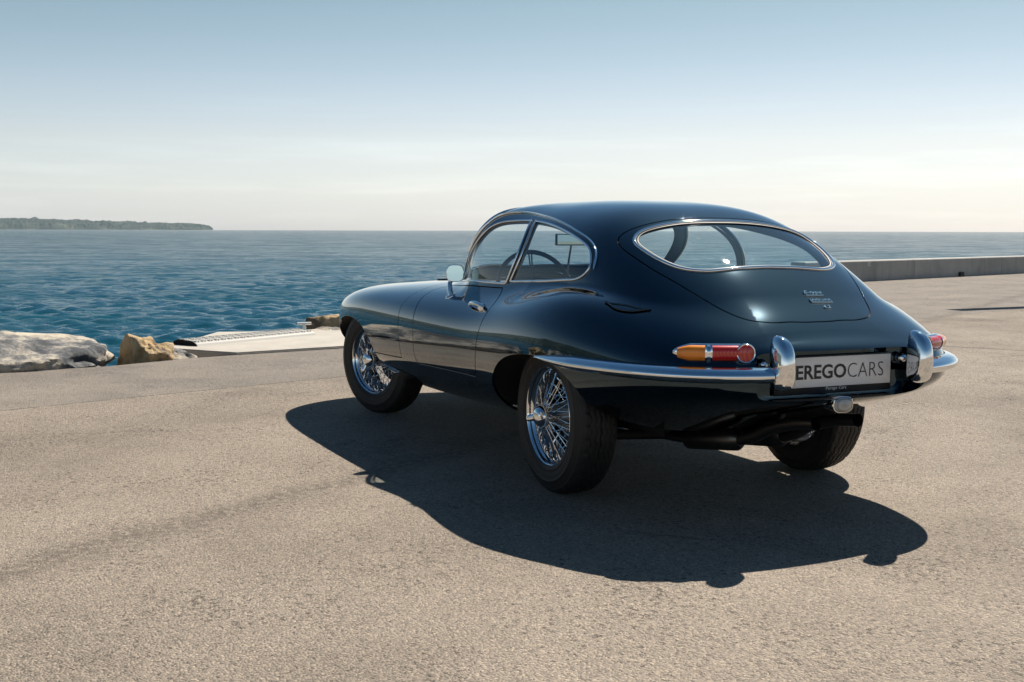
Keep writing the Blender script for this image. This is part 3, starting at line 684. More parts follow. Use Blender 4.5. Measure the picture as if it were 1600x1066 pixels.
HATCH = curve([(3.676, PI / 2)] + HL + [(4.468, PI / 2)] + [(a, PI - b) for a, b in HL[::-1]])
BLs = [(3.722, 1.40), (3.733, 1.168), (3.742, 1.010), (3.750, .925), (3.770, .862), (3.802, .818), (3.868, .788), (3.957, .772), (4.030, .788), (4.075, .860), (4.094, 1.020), (4.092, 1.239), (4.090, 1.42)]
BACKL = curve([(3.720, PI / 2)] + BLs + [(4.088, PI / 2)] + [(a, PI - b) for a, b in BLs[::-1]])
WSq = [(2.096, 1.2), (2.110, .95), (2.135, .73), (2.165, .575), (2.205, .500), (2.270, .510), (2.385, .607), (2.462, .705), (2.500, .790), (2.503, .890), (2.488, 1.05), (2.470, 1.28)]
SCREEN = curve([(2.093, PI / 2)] + WSq + [(2.464, PI / 2)] + [(a, PI - b) for a, b in WSq[::-1]])
BON = [(1.526, -.189), (1.80, -.181), (1.985, -.176, 'c'), (1.986, -.091), (1.968, -.008), (1.966, .073), (1.958, .176), (1.955, .30), (1.965, .50), (1.985, .90), (1.995, 1.3)]
BONNET = curve([(1.1, -.20)] + BON + [(1.996, PI / 2)] + [(q[0], PI - q[1]) + tuple(q[2:]) for q in BON[::-1]] + [(1.1, PI + .20), (.5, PI + .16), (.10, PI + .1, 'c'), (.08, PI / 2), (.10, -.1, 'c'), (.5, -.16)])
FUEL = curve([(3.965, .358), (3.998, .362), (4.06, .375), (4.125, .378), (4.165, .385), (4.150, .350), (4.110, .322), (4.060, .318), (4.02, .330)], .006)
def recess_edge():
    """the number-plate recess: rounded rectangle seen from behind, found on the tail"""
    out = []
    for t in np.linspace(-PI / 2, 1.5 * PI, 260, endpoint=False):
        u = np.linspace(4.30, UMAX - .002, 400); q = S(u, t)
        y, z = q[:, 1], q[:, 2]; n = 7.0
        f = np.abs(y / .378) ** n + np.abs((z - .578) / np.where(np.abs(y) < 9, .088, 1)) ** n
        k = np.where(f < 1)[0]; k = k[0] if len(k) else len(u) - 1
        out.append((u[k], t))
    return np.array(out)
REC = recess_edge()
rec_u = lambda t: np.interp((t + PI / 2) % (2 * PI) - PI / 2, np.r_[REC[:, 1], REC[0, 1] + 2 * PI], np.r_[REC[:, 0], REC[0, 0]])

G_ = .006
panels = {'door': DOOR, 'door_r': mirror(DOOR), 'hatch': HATCH, 'bonnet': BONNET, 'fuel': FUEL}
pan_in = {k: inset(v, {'hatch': .0085, 'fuel': .009, 'door': .008, 'door_r': .008}.get(k, G_)) for k, v in panels.items()}
glasses = {'dg': DGLASS, 'dg_r': mirror(DGLASS), 'qg': QGLASS, 'qg_r': mirror(QGLASS), 'bl': BACKL, 'ws': SCREEN}
holes = {'ra': RARCH, 'ra_r': mirror(RARCH), 'fa': FARCH, 'fa_r': mirror(FARCH)}
loops = list(panels.values()) + list(pan_in.values()) + list(glasses.values()) + list(holes.values())

# --- one constrained triangulation of the whole skin
ug = np.r_[np.linspace(.004, .1, 8), np.linspace(.115, 4.3, 250), np.linspace(4.315, UMAX - .004, 62)]
tg = np.linspace(-PI / 2, 1.5 * PI, 330)
GU, GT = np.meshgrid(ug, tg, indexing='ij'); gp = np.stack([GU.ravel(), GT.ravel()], 1)
from mathutils.kdtree import KDTree
allp = np.concatenate(loops + [REC])
kd = KDTree(len(allp))
for i, q in enumerate(allp): kd.insert((q[0], q[1], 0), i)
kd.balance()
keep = np.array([kd.find((a, b, 0))[2] > .0065 for a, b in gp])     # drop grid points that crowd an outline
border = (GU.ravel() == ug[0]) | (GU.ravel() == ug[-1]) | (GT.ravel() == tg[0]) | (GT.ravel() == tg[-1])
gp = gp[keep | border]
# inside the recess nothing is needed
gp = gp[(gp[:, 0] < rec_u(gp[:, 1]) + .02)]
verts = [Vector(q) for q in gp]; edges = []
for L in loops + [REC]:
    n0 = len(verts); verts += [Vector(q) for q in L]
    edges += [(n0 + i, n0 + i + 1) for i in range(len(L) - 1)]
    if L is not REC: edges.append((n0 + len(L) - 1, n0))
vo, eo, fo, *_ = delaunay_2d_cdt(verts, edges, [], 0, 1e-6)
UV = np.array([v[:] for v in vo]); TRI = np.array([f for f in fo if len(f) == 3])
cen = UV[TRI].mean(1)
P3 = S(UV[:, 0], UV[:, 1]); N3 = N(UV[:, 0], UV[:, 1])
reg = np.full(len(TRI), 0)            # 0 body
names = ['body']
drop = cen[:, 0] > rec_u(cen[:, 1])
for v in holes.values(): drop |= inside(v, cen)
for k in ('bonnet', 'door', 'door_r', 'hatch', 'fuel'):
    names.append(k); m_in = inside(pan_in[k], cen); m_out = inside(panels[k], cen)
    reg[m_in] = len(names) - 1; drop |= (m_out & ~m_in)
for k, v in glasses.items():
    names.append(k); reg[inside(v, cen)] = len(names) - 1
a2 = np.cross(UV[TRI[:, 1]] - UV[TRI[:, 0]], UV[TRI[:, 2]] - UV[TRI[:, 0]])
TRI[a2 > 0] = TRI[a2 > 0][:, ::-1]    # outward orientation in 3-D
e1 = P3[TRI[:, 1]] - P3[TRI[:, 0]]; e2 = P3[TRI[:, 2]] - P3[TRI[:, 0]]
flip = ((np.cross(e1, e2) * N3[TRI[:, 0]]).sum(1) < 0); TRI[flip] = TRI[flip][:, ::-1]
def region(name, objname, material, off=0.0, parent=None, extra=None, back=False):
    m = (reg == names.index(name)) & ~drop
    if extra is not None: m &= extra
    T = TRI[m]; ids, inv = np.unique(T, return_inverse=True); T = inv.reshape(-1, 3)
    nn = N3[ids]; V = P3[ids] + off * nn
    if back: T = T[:, ::-1]; nn = -nn
    return mesh(objname, V, T, material, parent or car, True, nn)
body_shell = region('body', 'body_shell', M['paint'])
bonnet = region('bonnet', 'bonnet', M['paint'])
door = region('door', 'door', M['paint']); door_r = region('door_r', 'door', M['paint'])
tailgate = region('hatch', 'tailgate', M['paint'])
fuel_flap = region('fuel', 'fuel_filler_flap', M['paint'], .004)
glass_objs = {}
for k, nm in (('dg', 'door_window'), ('dg_r', 'door_window'), ('qg', 'quarter_window'), ('qg_r', 'quarter_window'), ('bl', 'rear_window'), ('ws', 'windscreen')):
    glass_objs[k] = region(k, nm, M['glass'], -.003, tailgate if k == 'bl' else car)

# --- folded edges and dark channels of the panel gaps
def flange(C, C_to, depth=.011):
    """rolled edge from curve C dipping towards C_to and inwards"""
    P, n, _ = frame(C); Q, n2, _ = frame(C_to)
    b = Q - P; L = np.linalg.norm(b, axis=1, keepdims=True); b = b / np.maximum(L, 1e-9)
    rings = [P, P + .0009 * b - .0006 * n, P + .0012 * b - .0030 * n, P + .0012 * b - depth * n]
    nr = [n, (b + n) / np.linalg.norm(b + n, axis=1, keepdims=True), b, b]
    m = len(C); V = np.concatenate(rings); NN = np.concatenate(nr); F = []
    for r in range(3):
        for i in range(m):
            j = (i + 1) % m; F.append((r * m + i, r * m + j, (r + 1) * m + j, (r + 1) * m + i))
    f0 = F[0]; c = np.cross(V[f0[1]] - V[f0[0]], V[f0[2]] - V[f0[0]])
    F = [f for f in F]
    return V, F, NN
def add_flange(o, C, C_to, parent):
    V, F, NN = flange(C, C_to)
    # face order to agree with the given normals
    F2 = []
    for f in F:
        c = np.cross(V[f[1]] - V[f[0]], V[f[2]] - V[f[0]])
        F2.append(f if np.dot(c, NN[f[0]]) >= 0 else f[::-1])
    # merge into the object's own mesh, keeping both sets of normals
    me = o.data; n0 = len(me.vertices)
    V0 = np.empty(n0 * 3); me.vertices.foreach_get('co', V0); V0 = V0.reshape(-1, 3)
    F0 = np.array([tuple(q.vertices) for q in me.polygons]) if not hasattr(o, '_f') else None
    return V, F2, NN
flange_jobs = {'body': [], 'bonnet': [], 'door': [], 'door_r': [], 'hatch': [], 'fuel': []}
for k in panels:
    flange_jobs['body'].append((panels[k], pan_in[k])); flange_jobs[k].append((pan_in[k], panels[k]))
def rebuild(o, jobs, off=0.0):
    me = o.data; n0 = len(me.vertices)
    V = np.empty(n0 * 3); me.vertices.foreach_get('co', V); V = V.reshape(-1, 3)
    F = np.empty(len(me.polygons) * 3, int); me.polygons.foreach_get('vertices', F); F = F.reshape(-1, 3).tolist()
    nn = np.empty(len(me.corner_normals) * 3); me.corner_normals.foreach_get('vector', nn); nn = nn.reshape(-1, 3)
    NV = np.zeros_like(V); NV[np.array(F).ravel()] = nn
    VV, FF, NNN = [V], F, [NV]
    for C, Ct in jobs:
        v, f, n = add_flange(o, C, Ct, None)
        if off: v = v + off * frame(C)[1].repeat(1, 0).reshape(-1, 3)[np.tile(np.arange(len(C)), 4)]
        base = sum(len(q) for q in VV); VV.append(v); NNN.append(n); FF = FF + [tuple(i + base for i in q) for q in f]
    V = np.concatenate(VV); NV = np.concatenate(NNN)
    me2 = bpy.data.meshes.new(o.name); me2.from_pydata(V.tolist(), [], FF); me2.polygons.foreach_set('use_smooth', [True] * len(me2.polygons))
    me2.materials.append(me.materials[0]); me2.normals_split_custom_set_from_vertices(NV.tolist()); o.data = me2; bpy.data.meshes.remove(me)
# wheel-arch lips and the recess rim get a rolled edge too
def lip_to(C): return inset(C, .012)
body_jobs = [j for j in flange_jobs['body'] if j[0] is not BONNET] + [(v, lip_to(v)) for v in holes.values()]
def only_visible(C, Ct):  # the bonnet outline crosses the arches: drop those points
    m = np.ones(len(C), bool)
    return C, Ct
rebuild(body_shell, body_jobs)
for k, o in (('door', door), ('door_r', door_r), ('hatch', tailgate)): rebuild(o, flange_jobs[k])
rebuild(fuel_flap, flange_jobs['fuel'], .004)
for k in panels:
    if k == 'bonnet': continue
    mb = MB()
    P, n, _ = frame(panels[k]); Q, n2, _ = frame(pan_in[k]); o_ = Q - P
    V = np.concatenate([P - .3 * o_ - .0105 * n, Q + .3 * o_ - .0105 * n2]); m_ = len(P)
    mb.add(V, [(i, (i + 1) % m_, m_ + (i + 1) % m_, m_ + i) for i in range(m_)]); mb.build('shut_line_channel', M['gap'], body_shell)
# bonnet shut line: only the run between the two arches
P, n, _ = frame(BONNET); Q, n2, _ = frame(pan_in['bonnet']); o_ = Q - P; m_ = len(P)
ok = [not any(inside(h, np.array([BONNET[i]]))[0] for h in holes.values()) for i in range(m_)]
V = np.concatenate([P - .3 * o_ - .006 * n, Q + .3 * o_ - .006 * n2])
mb = MB(); mb.add(V, [(i, (i + 1) % m_, m_ + (i + 1) % m_, m_ + i) for i in range(m_) if ok[i] and ok[(i + 1) % m_]])
mb.build('shut_line_channel', M['gap'], body_shell)

# --- number-plate recess
Pr = S(REC[:, 0], REC[:, 1]); m_ = len(Pr)
back = Pr.copy(); back[:, 0] = -.938; back[:, 1] *= .985; back[:, 2] = .578 + (back[:, 2] - .578) * .97
midr = Pr * .5 + back * .5
rim1 = Pr + np.array([.006, 0, 0]) ; rim1[:, 1:] = [0, .578] + (Pr[:, 1:] - [0, .578]) * .992
V = np.concatenate([Pr, rim1, back, [[-.938, 0, .578]]]); F = []
for r in range(2):
    F += [(r * m_ + i, r * m_ + (i + 1) % m_, (r + 1) * m_ + (i + 1) % m_, (r + 1) * m_ + i) for i in range(m_)]
F += [(2 * m_ + i, 2 * m_ + (i + 1) % m_, 3 * m_) for i in range(m_)]
mb = MB(); mb.add(V, F); mb.build('plate_recess', M['paint'], car, sharp=35)

# --- wheel wells
def well(C, x0, x1, yin=.40):
    P, n, _ = frame(C); sgn = 1 if P[:, 1].mean() > 0 else -1
    a = P - .011 * n; b = a.copy(); b[:, 1] = sgn * yin
    m = len(P); V = np.concatenate([a, b]); F = [(i, (i + 1) % m, m + (i + 1) % m, m + i) for i in range(m)]
    zmin = .30 if P[:, 0].mean() < 1 else .19
    keepf = [f for f in F if min(P[f[0], 2], P[f[1], 2]) > zmin and abs(P[f[0], 1]) > .30]
    top = b[np.argmax(b[:, 2])]
    o = MB(); o.add(V, keepf)
    pts = sorted([tuple(q) for q in b if q[2] > zmin], key=lambda q: q[0])
    k = len(o.V); o.V += pts + [(q[0], q[1], zmin - .02) for q in pts]
    o.F += [(k + i, k + i + 1, k + len(pts) + i + 1, k + len(pts) + i) for i in range(len(pts) - 1)]
    return o.build('wheel_well', M['under'], car)
for C in holes.values(): well(C, 0, 0)

# --- chrome surrounds of the windows
def oval(w, h, n=10): return [(w * math.cos(2 * PI * k / n), h * math.sin(2 * PI * k / n)) for k in range(n)]
def surround(C, name, parent, w=.0065, h=.005, mat_=None, lift=.002):
    P, n, b = frame(C); mb = MB(); mb.sweep(P + lift * n, b, n, oval(w, h), closed=True); return mb.build(name, mat_ or M['chrome'], parent)
for k in ('dg', 'dg_r', 'qg', 'qg_r'):
    surround(inset(glasses[k], -.004) if False else glasses[k], 'window_frame', glass_objs[k], .0052, .005)
surround(pan_in['fuel'], 'flap_rim', fuel_flap, .0035, .0035, M['paint'], .005)
surround(BACKL, 'window_frame', glass_objs['bl'], .0068, .007)
surround(inset(BACKL, .012), 'rubber_seal', glass_objs['bl'], .006, .003, M['rubber'], -.001)
surround(SCREEN, 'window_frame', glass_objs['ws'], .008, .006)
for sgn in (0, 1):
    C = mirror(DRIP) if sgn else DRIP
    P, n, b = frame(C, False)
    sc_ = np.clip(np.minimum(np.arange(len(C)), np.arange(len(C))[::-1]) / 4 + .3, 0, 1)
    mb = MB(); mb.sweep(P + .004 * n, b, n, oval(.0048, .008), scale=sc_); mb.build('drip_rail', M['chrome'], car)
    Cb = curve([(2.958, .862, 'c'), (3.026, .702), (3.031, .557), (2.987, .420, 'c')], closed=False)
    if sgn: Cb = mirror(Cb)
    P, n, b = frame(Cb, False)
    mb = MB(); mb.sweep(P + .001 * n, b, n, oval(.008, .003)); mb.build('window_pillar_seal', M['rubber'], car)
    # black gap between door frame and drip rail
    Cg = (mirror(DGLASS) if sgn else DGLASS)

# --- headlining and inner trim
xm = P3[TRI].mean(1)
inner = (xm[:, 0] > -.98) & (xm[:, 0] < 1.50) & (xm[:, 2] > .80)
for k, nm in (('body', 'headlining'), ('hatch', 'tailgate_lining')):
    region(k, nm, M['lining'], -.02, tailgate if k == 'hatch' else car, inner, back=True)
BADGE = [(4.260, 1.924), (4.310, 1.974), (4.356, 2.004)]
# ------------------------------------------------------------------ wheels
RT, RR = .329, .2075
def tyre_mesh():
    na = 216
    # half profile outside -> across the tread: (radius, y) with y outward
    side = [(.196, .066), (.2035, .078), (.214, .085), (.224, .0890), (.2255, .0905), (.228, .0905), (.2295, .0895), (.240, .0925), (.258, .0940), (.270, .0930), (.2715, .0942), (.274, .0940), (.2755, .0922), (.286, .0895), (.298, .0845), (.305, .0805), (.3065, .0810), (.309, .0795), (.3185, .0685)]
    nt_ = 40; tread = []
    for i in range(nt_ + 1):
        y = .0655 - .131 * i / nt_; tread.append((RT - .0065 * (abs(y) / .0655) ** 2.2, y))
    prof = side + tread + [(r, -y) for r, y in side[::-1]]
    V = []; F = []; npf = len(prof)
    gro = [-.044, -.022, 0.0, .022, .044]
    for k in range(na):
        a = 2 * PI * k / na; zz = .0042 * (1 if (k % 6) < 3 else -1)
        zz = .0045 * (abs((k % 6) - 3) - 1.5) / 1.5
        for i, (r, y) in enumerate(prof):
            if len(side) <= i < len(side) + nt_ + 1:
                for gc in gro:
                    if abs(y - gc - zz) < .0019: r -= .007
                if abs(y) > .052 and k % 6 == 0: r -= .005
            V.append((r * math.cos(a), y, r * math.sin(a)))
    for k in range(na):
        j = (k + 1) % na
        F += [(k * npf + i, k * npf + i + 1, j * npf + i + 1, j * npf + i) for i in range(npf - 1)]
    return V, F
def ring_pts(r, y, n): return [(r * math.cos(2 * PI * k / n), y, r * math.sin(2 * PI * k / n)) for k in range(n)]
tv, tf = tyre_mesh()
tv = [(x, y, max(z, -.3232)) for x, y, z in tv]
rim_prof = [(.196, .060), (.2045, .066), (.2085, .074), (.2095, .080), (.2065, .083), (.2025, .080), (.2000, .072), (.1960, .066), (.1900, .060), (.1860, .050), (.1850, .030), (.1780, .018), (.1640, .008), (.1630, -.020), (.1760, -.032), (.1840, -.045), (.1900, -.060), (.2000, -.070), (.2090, -.080)]
def wheel_meshes():
    d = {}
    mb = MB(); mb.add(tv, tf); d['tyre'] = (mb, M['tyre'], 50)
    mb = MB(); mb.lathe(rim_prof[:11], 96); d['rim'] = (mb, M['chrome'], 45)
    mb = MB(); mb.lathe(rim_prof[10:], 96); d['rim_well'] = (mb, M['rim_shade'], 45)
    mb = MB(); mb.lathe([(.0, -.055), (.070, -.055), (.074, -.050), (.074, -.030), (.060, -.020), (.052, .000), (.046, .030), (.042, .085), (.046, .095), (.046, .106), (.0, .106)], 40); d['hub'] = (mb, M['brushed'], 35)
    # knock-off spinner with two ears
    mb = MB(); mb.lathe([(.046, .102), (.048, .108), (.046, .117), (.041, .126), (.033, .134), (.022, .1395), (.010, .142), (.0, .1425)], 40)
    for s in (1, -1):
        P = [(s * x, y, 0) for x, y in ((.028, .122), (.044, .128), (.058, .135), (.069, .141), (.076, .143))]
        w = [.017, .0155, .014, .014, .008]; h = [.010, .009, .007, .0055, .003]
        V = []
        for (x, y, z), ww, hh in zip(P, w, h):
            V += [(x + .3 * hh * math.sin(a) * 0, y + hh * math.sin(a), z + ww * math.cos(a)) for a in [2 * PI * q / 10 for q in range(10)]]
        F = [(i * 10 + q, i * 10 + (q + 1) % 10, (i + 1) * 10 + (q + 1) % 10, (i + 1) * 10 + q) for i in range(4) for q in range(10)] + [tuple(range(40, 50))]
        mb.add(V, F)
    d['spinner'] = (mb, M['chrome'], 40)
    mb = MB()
    def spoke(a0, r0, y0, a1, r1, y1):
        p0 = Vector((r0 * math.cos(a0), y0, r0 * math.sin(a0))); p1 = Vector((r1 * math.cos(a1), y1, r1 * math.sin(a1)))
        dd = (p1 - p0).normalized()
        mb.tube([p0, p1 - .012 * dd], .0017, 6, False); mb.tube([p1 - .018 * dd, p1 + .003 * dd], .0042, 6)
    n = 18
    for i in range(n):
        a = 2 * PI * i / n
        for s in (1, -1):
            # outer row: hub nose to the rim's outer shoulder; inner row: hub tail, laced the other way
            spoke(a, .044, .092, a + s * .30 + PI / n * .5, .1845, .046 - .010 * (s > 0))
            spoke(a + PI / n, .072, -.045, a + PI / n + s * .52, .1650, .006 - .012 * (s > 0))
    d['spokes'] = (mb, M['chrome'], 50)
    mb = MB(); mb.lathe([(.0, -.085), (.145, -.085), (.145, -.078), (.100, -.076), (.095, -.060), (.0, -.060)], 48); d['brake_disc'] = (mb, M['steel'], 35)
    return d
WD = wheel_meshes()
first = {}
def make_wheel(x, y, steer, spin):
    sgn = 1 if y > 0 else -1
    root = None
    order = ['rim', 'rim_well', 'tyre', 'spokes', 'hub', 'spinner', 'brake_disc']
    for k in order:
        mb, m_, sh = WD[k]
        if k not in first:
            o = mb.build('wheel' if k == 'rim' else {'spokes': 'wire_spokes', 'spinner': 'knock_off_spinner', 'hub': 'wheel_hub'}.get(k, k), m_, None, True, sh); first[k] = o
        else:
            o = first[k].copy(); COL.objects.link(o)
        if k == 'rim':
            root = o; o.parent = car; o.location = (x, y, .3232)
            o.rotation_euler = (0, 0, steer + (0 if sgn > 0 else PI))
        else:
            o.parent = root
            if k == 'spokes': o['kind'] = 'stuff'
            if k != 'tyre' : o.rotation_euler = (0, spin, 0)
    return root
make_wheel(0, .622, 0, .25); make_wheel(0, -.622, 0, .9)
make_wheel(2.438, .628, math.radians(19), 1.2); make_wheel(2.438, -.628, math.radians(16), .4)

# ------------------------------------------------------------------ rear bumpers, overriders, lamps
def on_body(us, zc, lift):
    """points standing off the body at height zc, with outward (horizontal) and up directions"""
    C = np.array([(u, th_of(u, z=zc) ) for u in us]); P = S(C[:, 0], C[:, 1]); n = N(C[:, 0], C[:, 1])
    h = n * [1, 1, 0]; h /= np.linalg.norm(h, axis=1, keepdims=True)
    return P + lift * h, h
ub = np.r_[np.linspace(3.70, 4.4, 40), np.linspace(4.415, 4.775, 40)]
Pb, hb = on_body(ub, .590, 0.0)
Pb[:, 2] = .590
up = np.tile([0, 0, 1.0], (len(ub), 1))
prof_b = [(-.004, .030), (.012, .0285), (.030, .022), (.044, .010), (.0485, .001), (.0475, -.006), (.040, -.016), (.024, -.025), (.006, -.029), (-.004, -.029)]
sc_ = np.clip((np.arange(len(ub)) + .6) / 16, .10, 1) ** .6
for sgn in (1, -1):
    f = np.array([1, sgn, 1])
    mb = MB(); mb.sweep(Pb * f, hb * f, up, prof_b, scale=sc_); mb.build('rear_bumper', M['chrome'], car, sharp=60)
    # overrider: lofted rings from the pointed foot to the domed top
    cx, cy = -1.042, .308
    rings = [(.534, .006, .014, -.004), (.541, .028, .034, -.012), (.556, .037, .047, -.016), (.585, .0375, .052, -.019), (.62, .036, .053, -.021), (.655, .034, .052, -.020), (.688, .031, .047, -.015), (.710, .025, .038, -.008), (.724, .016, .025, .001), (.729, .004, .010, .008)]
    V = []; nn = 28
    for z, hw, hd, sh in rings:
        for k in range(nn):
            a = 2 * PI * k / nn; ca, sa = math.cos(a), math.sin(a)
            V.append((cx + sh - hd * (abs(ca) ** .8) * (1 if ca > 0 else -1), sgn * (cy + hw * (abs(sa) ** .7) * (1 if sa > 0 else -1)), z))
    F = [(i * nn + k, i * nn + (k + 1) % nn, (i + 1) * nn + (k + 1) % nn, (i + 1) * nn + k) for i in range(len(rings) - 1) for k in range(nn)]
    F += [tuple(range(nn)), tuple((len(rings) - 1) * nn + k for k in range(nn))]
    mb = MB(); mb.add(V, F); o = mb.build('overrider', M['chrome'], car, sharp=70)
    sub = o.modifiers.new('smooth', 'SUBSURF'); sub.levels = sub.render_levels = 1
    # tail lamp along the corner above the bumper
    ul = np.linspace(4.425, 4.632, 46)
    Cl = np.array([(u, th_of(u, z=.662)) for u in ul]); P = S(Cl[:, 0], Cl[:, 1]); n = N(Cl[:, 0], Cl[:, 1])
    P[:, 2] = .662
    h = n * [1, 1, .15]; h /= np.linalg.norm(h, axis=1, keepdims=True)
    tt = np.linspace(0, 1, 46); up2 = np.tile([0, 0, 1.0], (46, 1))
    def halfoval(w, d, k=12): return [(d * max(0, math.sin(PI * q / k)) ** .75 - .012 * (q in (0, k)), w * math.cos(PI * q / k)) for q in range(k + 1)]
    wd = np.where(tt < .30, np.sqrt(np.clip(tt / .30, .0, 1)) * .97 + .03, 1.0) 
    mb = MB(); mb.sweep((P - .004 * h) * f, h * f, up2, [(a * .55, b * 1.16) for a, b in halfoval(.031, .034)], scale=wd); lamp = mb.build('tail_lamp', M['chrome'], car, sharp=50)
    def seg(a, b, name, m_, d=.040, w=.0295):
        k = (tt >= a) & (tt <= b); mb = MB(); mb.sweep((P[k]) * f, h[k] * f, up2[k], halfoval(w, d), scale=np.minimum(wd[k], 1)); return mb.build(name, m_, lamp, sharp=50)
    seg(.10, .53, 'amber_lens', M['amber']); seg(.53, .58, 'chrome_divider', M['chrome'], .043, .0315); seg(.58, .90, 'red_lens', M['red'])
    # round reflector in its chrome bezel at the inner end
    c = (P[-3] + .020 * h[-3]); ax = Vector((-1.0, .32, 0.02)).normalized()
    q = ax.to_track_quat('Y', 'Z').to_matrix()
    def at(mbx): mbx.V = [tuple((Vector(c) + q @ Vector(v)) * 1.0) for v in mbx.V]; mbx.V = [(v[0], v[1] * sgn, v[2]) for v in mbx.V]; return mbx
    mb = MB(); mb.lathe([(.020, -.05), (.033, -.03), (.0355, .008), (.0355, .014), (.033, .017), (.030, .016)], 36); at(mb).build('reflector_bezel', M['chrome'], lamp)
    mb = MB(); mb.lathe([(.030, .0145), (.022, .017), (.010, .0185), (.0, .019)], 36); at(mb).build('reflector', M['red'], lamp)

# reversing lamp below the plate
mb = MB()
def oval_lathe(prof, n=36):
    V = []; F = []
    for s, h in prof:
        V += [(h, .046 * s * (abs(math.cos(a)) ** .7) * (1 if math.cos(a) > 0 else -1), .031 * s * (abs(math.sin(a)) ** .8) * (1 if math.sin(a) > 0 else -1)) for a in [2 * PI * k / n for k in range(n)]]
    for i in range(len(prof) - 1): F += [(i * n + k, i * n + (k + 1) % n, (i + 1) * n + (k + 1) % n, (i + 1) * n + k) for k in range(n)]
    return V, F
RL = Vector((-1.012, .012, .468))
V, F = oval_lathe([(.85, .05), (.95, .0), (1.0, -.012), (.97, -.018), (.90, -.019)]); mb.add([Vector(v) + RL for v in V], F); rl = mb.build('reversing_lamp', M['chrome'], car)
mb = MB(); V, F = oval_lathe([(.90, -.016), (.75, -.024), (.45, -.028), (.0, -.029)]); mb.add([Vector(v) + RL for v in V], F); mb.build('clear_lens', M['clear'], rl)
# plate lamps at the ends of the recess
for sgn in (1, -1):
    mb = MB(); mb.lathe([(.0, -.022), (.012, -.018), (.021, -.004), (.023, .006), (.018, .02), (.0, .02)], 24, 'X')
    mb.V = [(v[0] - .958, v[1] + sgn * .318, v[2] + .618) for v in mb.V]; mb.build('plate_lamp', M['chrome'], car)

# ------------------------------------------------------------------ number plate
PX = -.9525
mb = MB(); mb.box((PX + .004, -.006, .5715), (.008, .532, .142), bev=.003); plate = mb.build('number_plate', M['plate_black'], car)
mb = MB(); mb.box((PX - .0015, -.006, .5815), (.003, .520, .110), bev=.001); pw = mb.build('white_plate', M['plate_white'], plate)
def put_text(V, F, x, y_left, z, name, m_, parent, width=None, height=None):
    V = V.copy(); mn, mx = V.min(0), V.max(0)
    V[:, 0] -= mn[0]; V[:, 1] -= mn[1]
    if width: V[:, 0] *= width / (mx[0] - mn[0])
    if height: V[:, 1] *= height / (mx[1] - mn[1])
    W = np.stack([x - V[:, 2], y_left - V[:, 0], z + V[:, 1]], 1)
    return mesh(name, W, F, m_, parent, False)
V, F = text_mesh('PEREGO', .07, .0016); put_text(V, F, PX - .0045, .206, .5555, 'bold_lettering', M['letter_grey'], plate, .264, .053)
V, F = text_mesh('CARS', .07, -.0012); put_text(V, F, PX - .0045, -.065, .5555, 'thin_lettering', M['letter_grey'], plate, .166, .053)
V, F = text_mesh('Perego Cars', .02, .0002); put_text(V, F, PX - .0015, .031, .5105, 'frame_lettering', M['letter_white'], plate, .093, .0150)

# ------------------------------------------------------------------ badges on the tailgate
def badge(body, u, th, width, height, shear=0.0, bold=.0006, bar=True):
    c = Vector(S(u, th)); n = Vector(N(np.array(u), np.array(th))).normalized()
    right = Vector((0, -1, 0)); right = (right - n * right.dot(n)).normalized(); upv = n.cross(right); upv = upv if upv.z > 0 else -upv
    V, F = text_mesh(body, .05, bold, .0022, shear)
    V = V - V.min(0); V[:, 0] *= width / V[:, 0].max(); V[:, 1] *= height / V[:, 1].max()
    W = [c + right * float(a - width / 2) + upv * float(b - height / 2) + n * float(e + .001) for a, b, e in V]
    mb = MB(); mb.add(W, F)
    if bar:
        R = Matrix((right, upv, n)).transposed()
        mb.box(c - upv * (height / 2 + .0035) + n * .003, (width * .96, .0035, .004), R)
    return mb.build('badge', M['chrome'], tailgate, False)
badge('E-type', *BADGE[0], .088, .026, .35)
badge('JAGUAR', *BADGE[1], .105, .019)
badge('4.2', *BADGE[2], .036, .020, .3, .0008, False)

# ------------------------------------------------------------------ mirror, handles
def mirror_part():
    b = Vector(S(2.423, .283)); n = Vector(N(np.array(2.423), np.array(.283)))
    head = b + Vector((-.005, -.022, .112))
    mb = MB(); mb.lathe([(.030, -.004), (.029, .002), (.020, .008), (.0, .012)], 24); q = n.to_track_quat('Y', 'Z').to_matrix()
    mb.V = [tuple(b + q @ Vector(v)) for v in mb.V]
    mb.tube([b, b + Vector((.004, .004, .030)), b + Vector((.012, .0, .065)), head + Vector((.022, 0, -.02))], [.019, .014, .011, .010], 14)
    m0 = mb.build('door_mirror', M['chrome'], car)
    nrm = Vector((-.93, .36, .02)).normalized(); q = nrm.to_track_quat('Y', 'Z').to_matrix()
    def sq(w, h, e): return [(w * (abs(math.cos(a)) ** .62) * (1 if math.cos(a) > 0 else -1), h * (abs(math.sin(a)) ** .62) * (1 if math.sin(a) > 0 else -1)) for a in [2 * PI * k / 32 for k in range(32)]]
    V = []; F = []
    prof = [(.20, -.040), (.70, -.034), (.95, -.018), (1.0, -.002), (1.0, .003), (.93, .005)]
    for s, e in prof: V += [head + q @ Vector((x, e, z)) for x, z in sq(.043 * s, .043 * s, 0)]
    for i in range(len(prof) - 1): F += [(i * 32 + k, i * 32 + (k + 1) % 32, (i + 1) * 32 + (k + 1) % 32, (i + 1) * 32 + k) for k in range(32)]
    F.append(tuple(range(32)))
    mb = MB(); mb.add(V, F); mb.build('mirror_housing', M['chrome'], m0)
    mb = MB(); mb.add([head + q @ Vector((x, .0035, z)) for x, z in sq(.041, .041, 0)], [tuple(range(32))]); mb.build('mirror_glass', M['mirror'], m0, False)
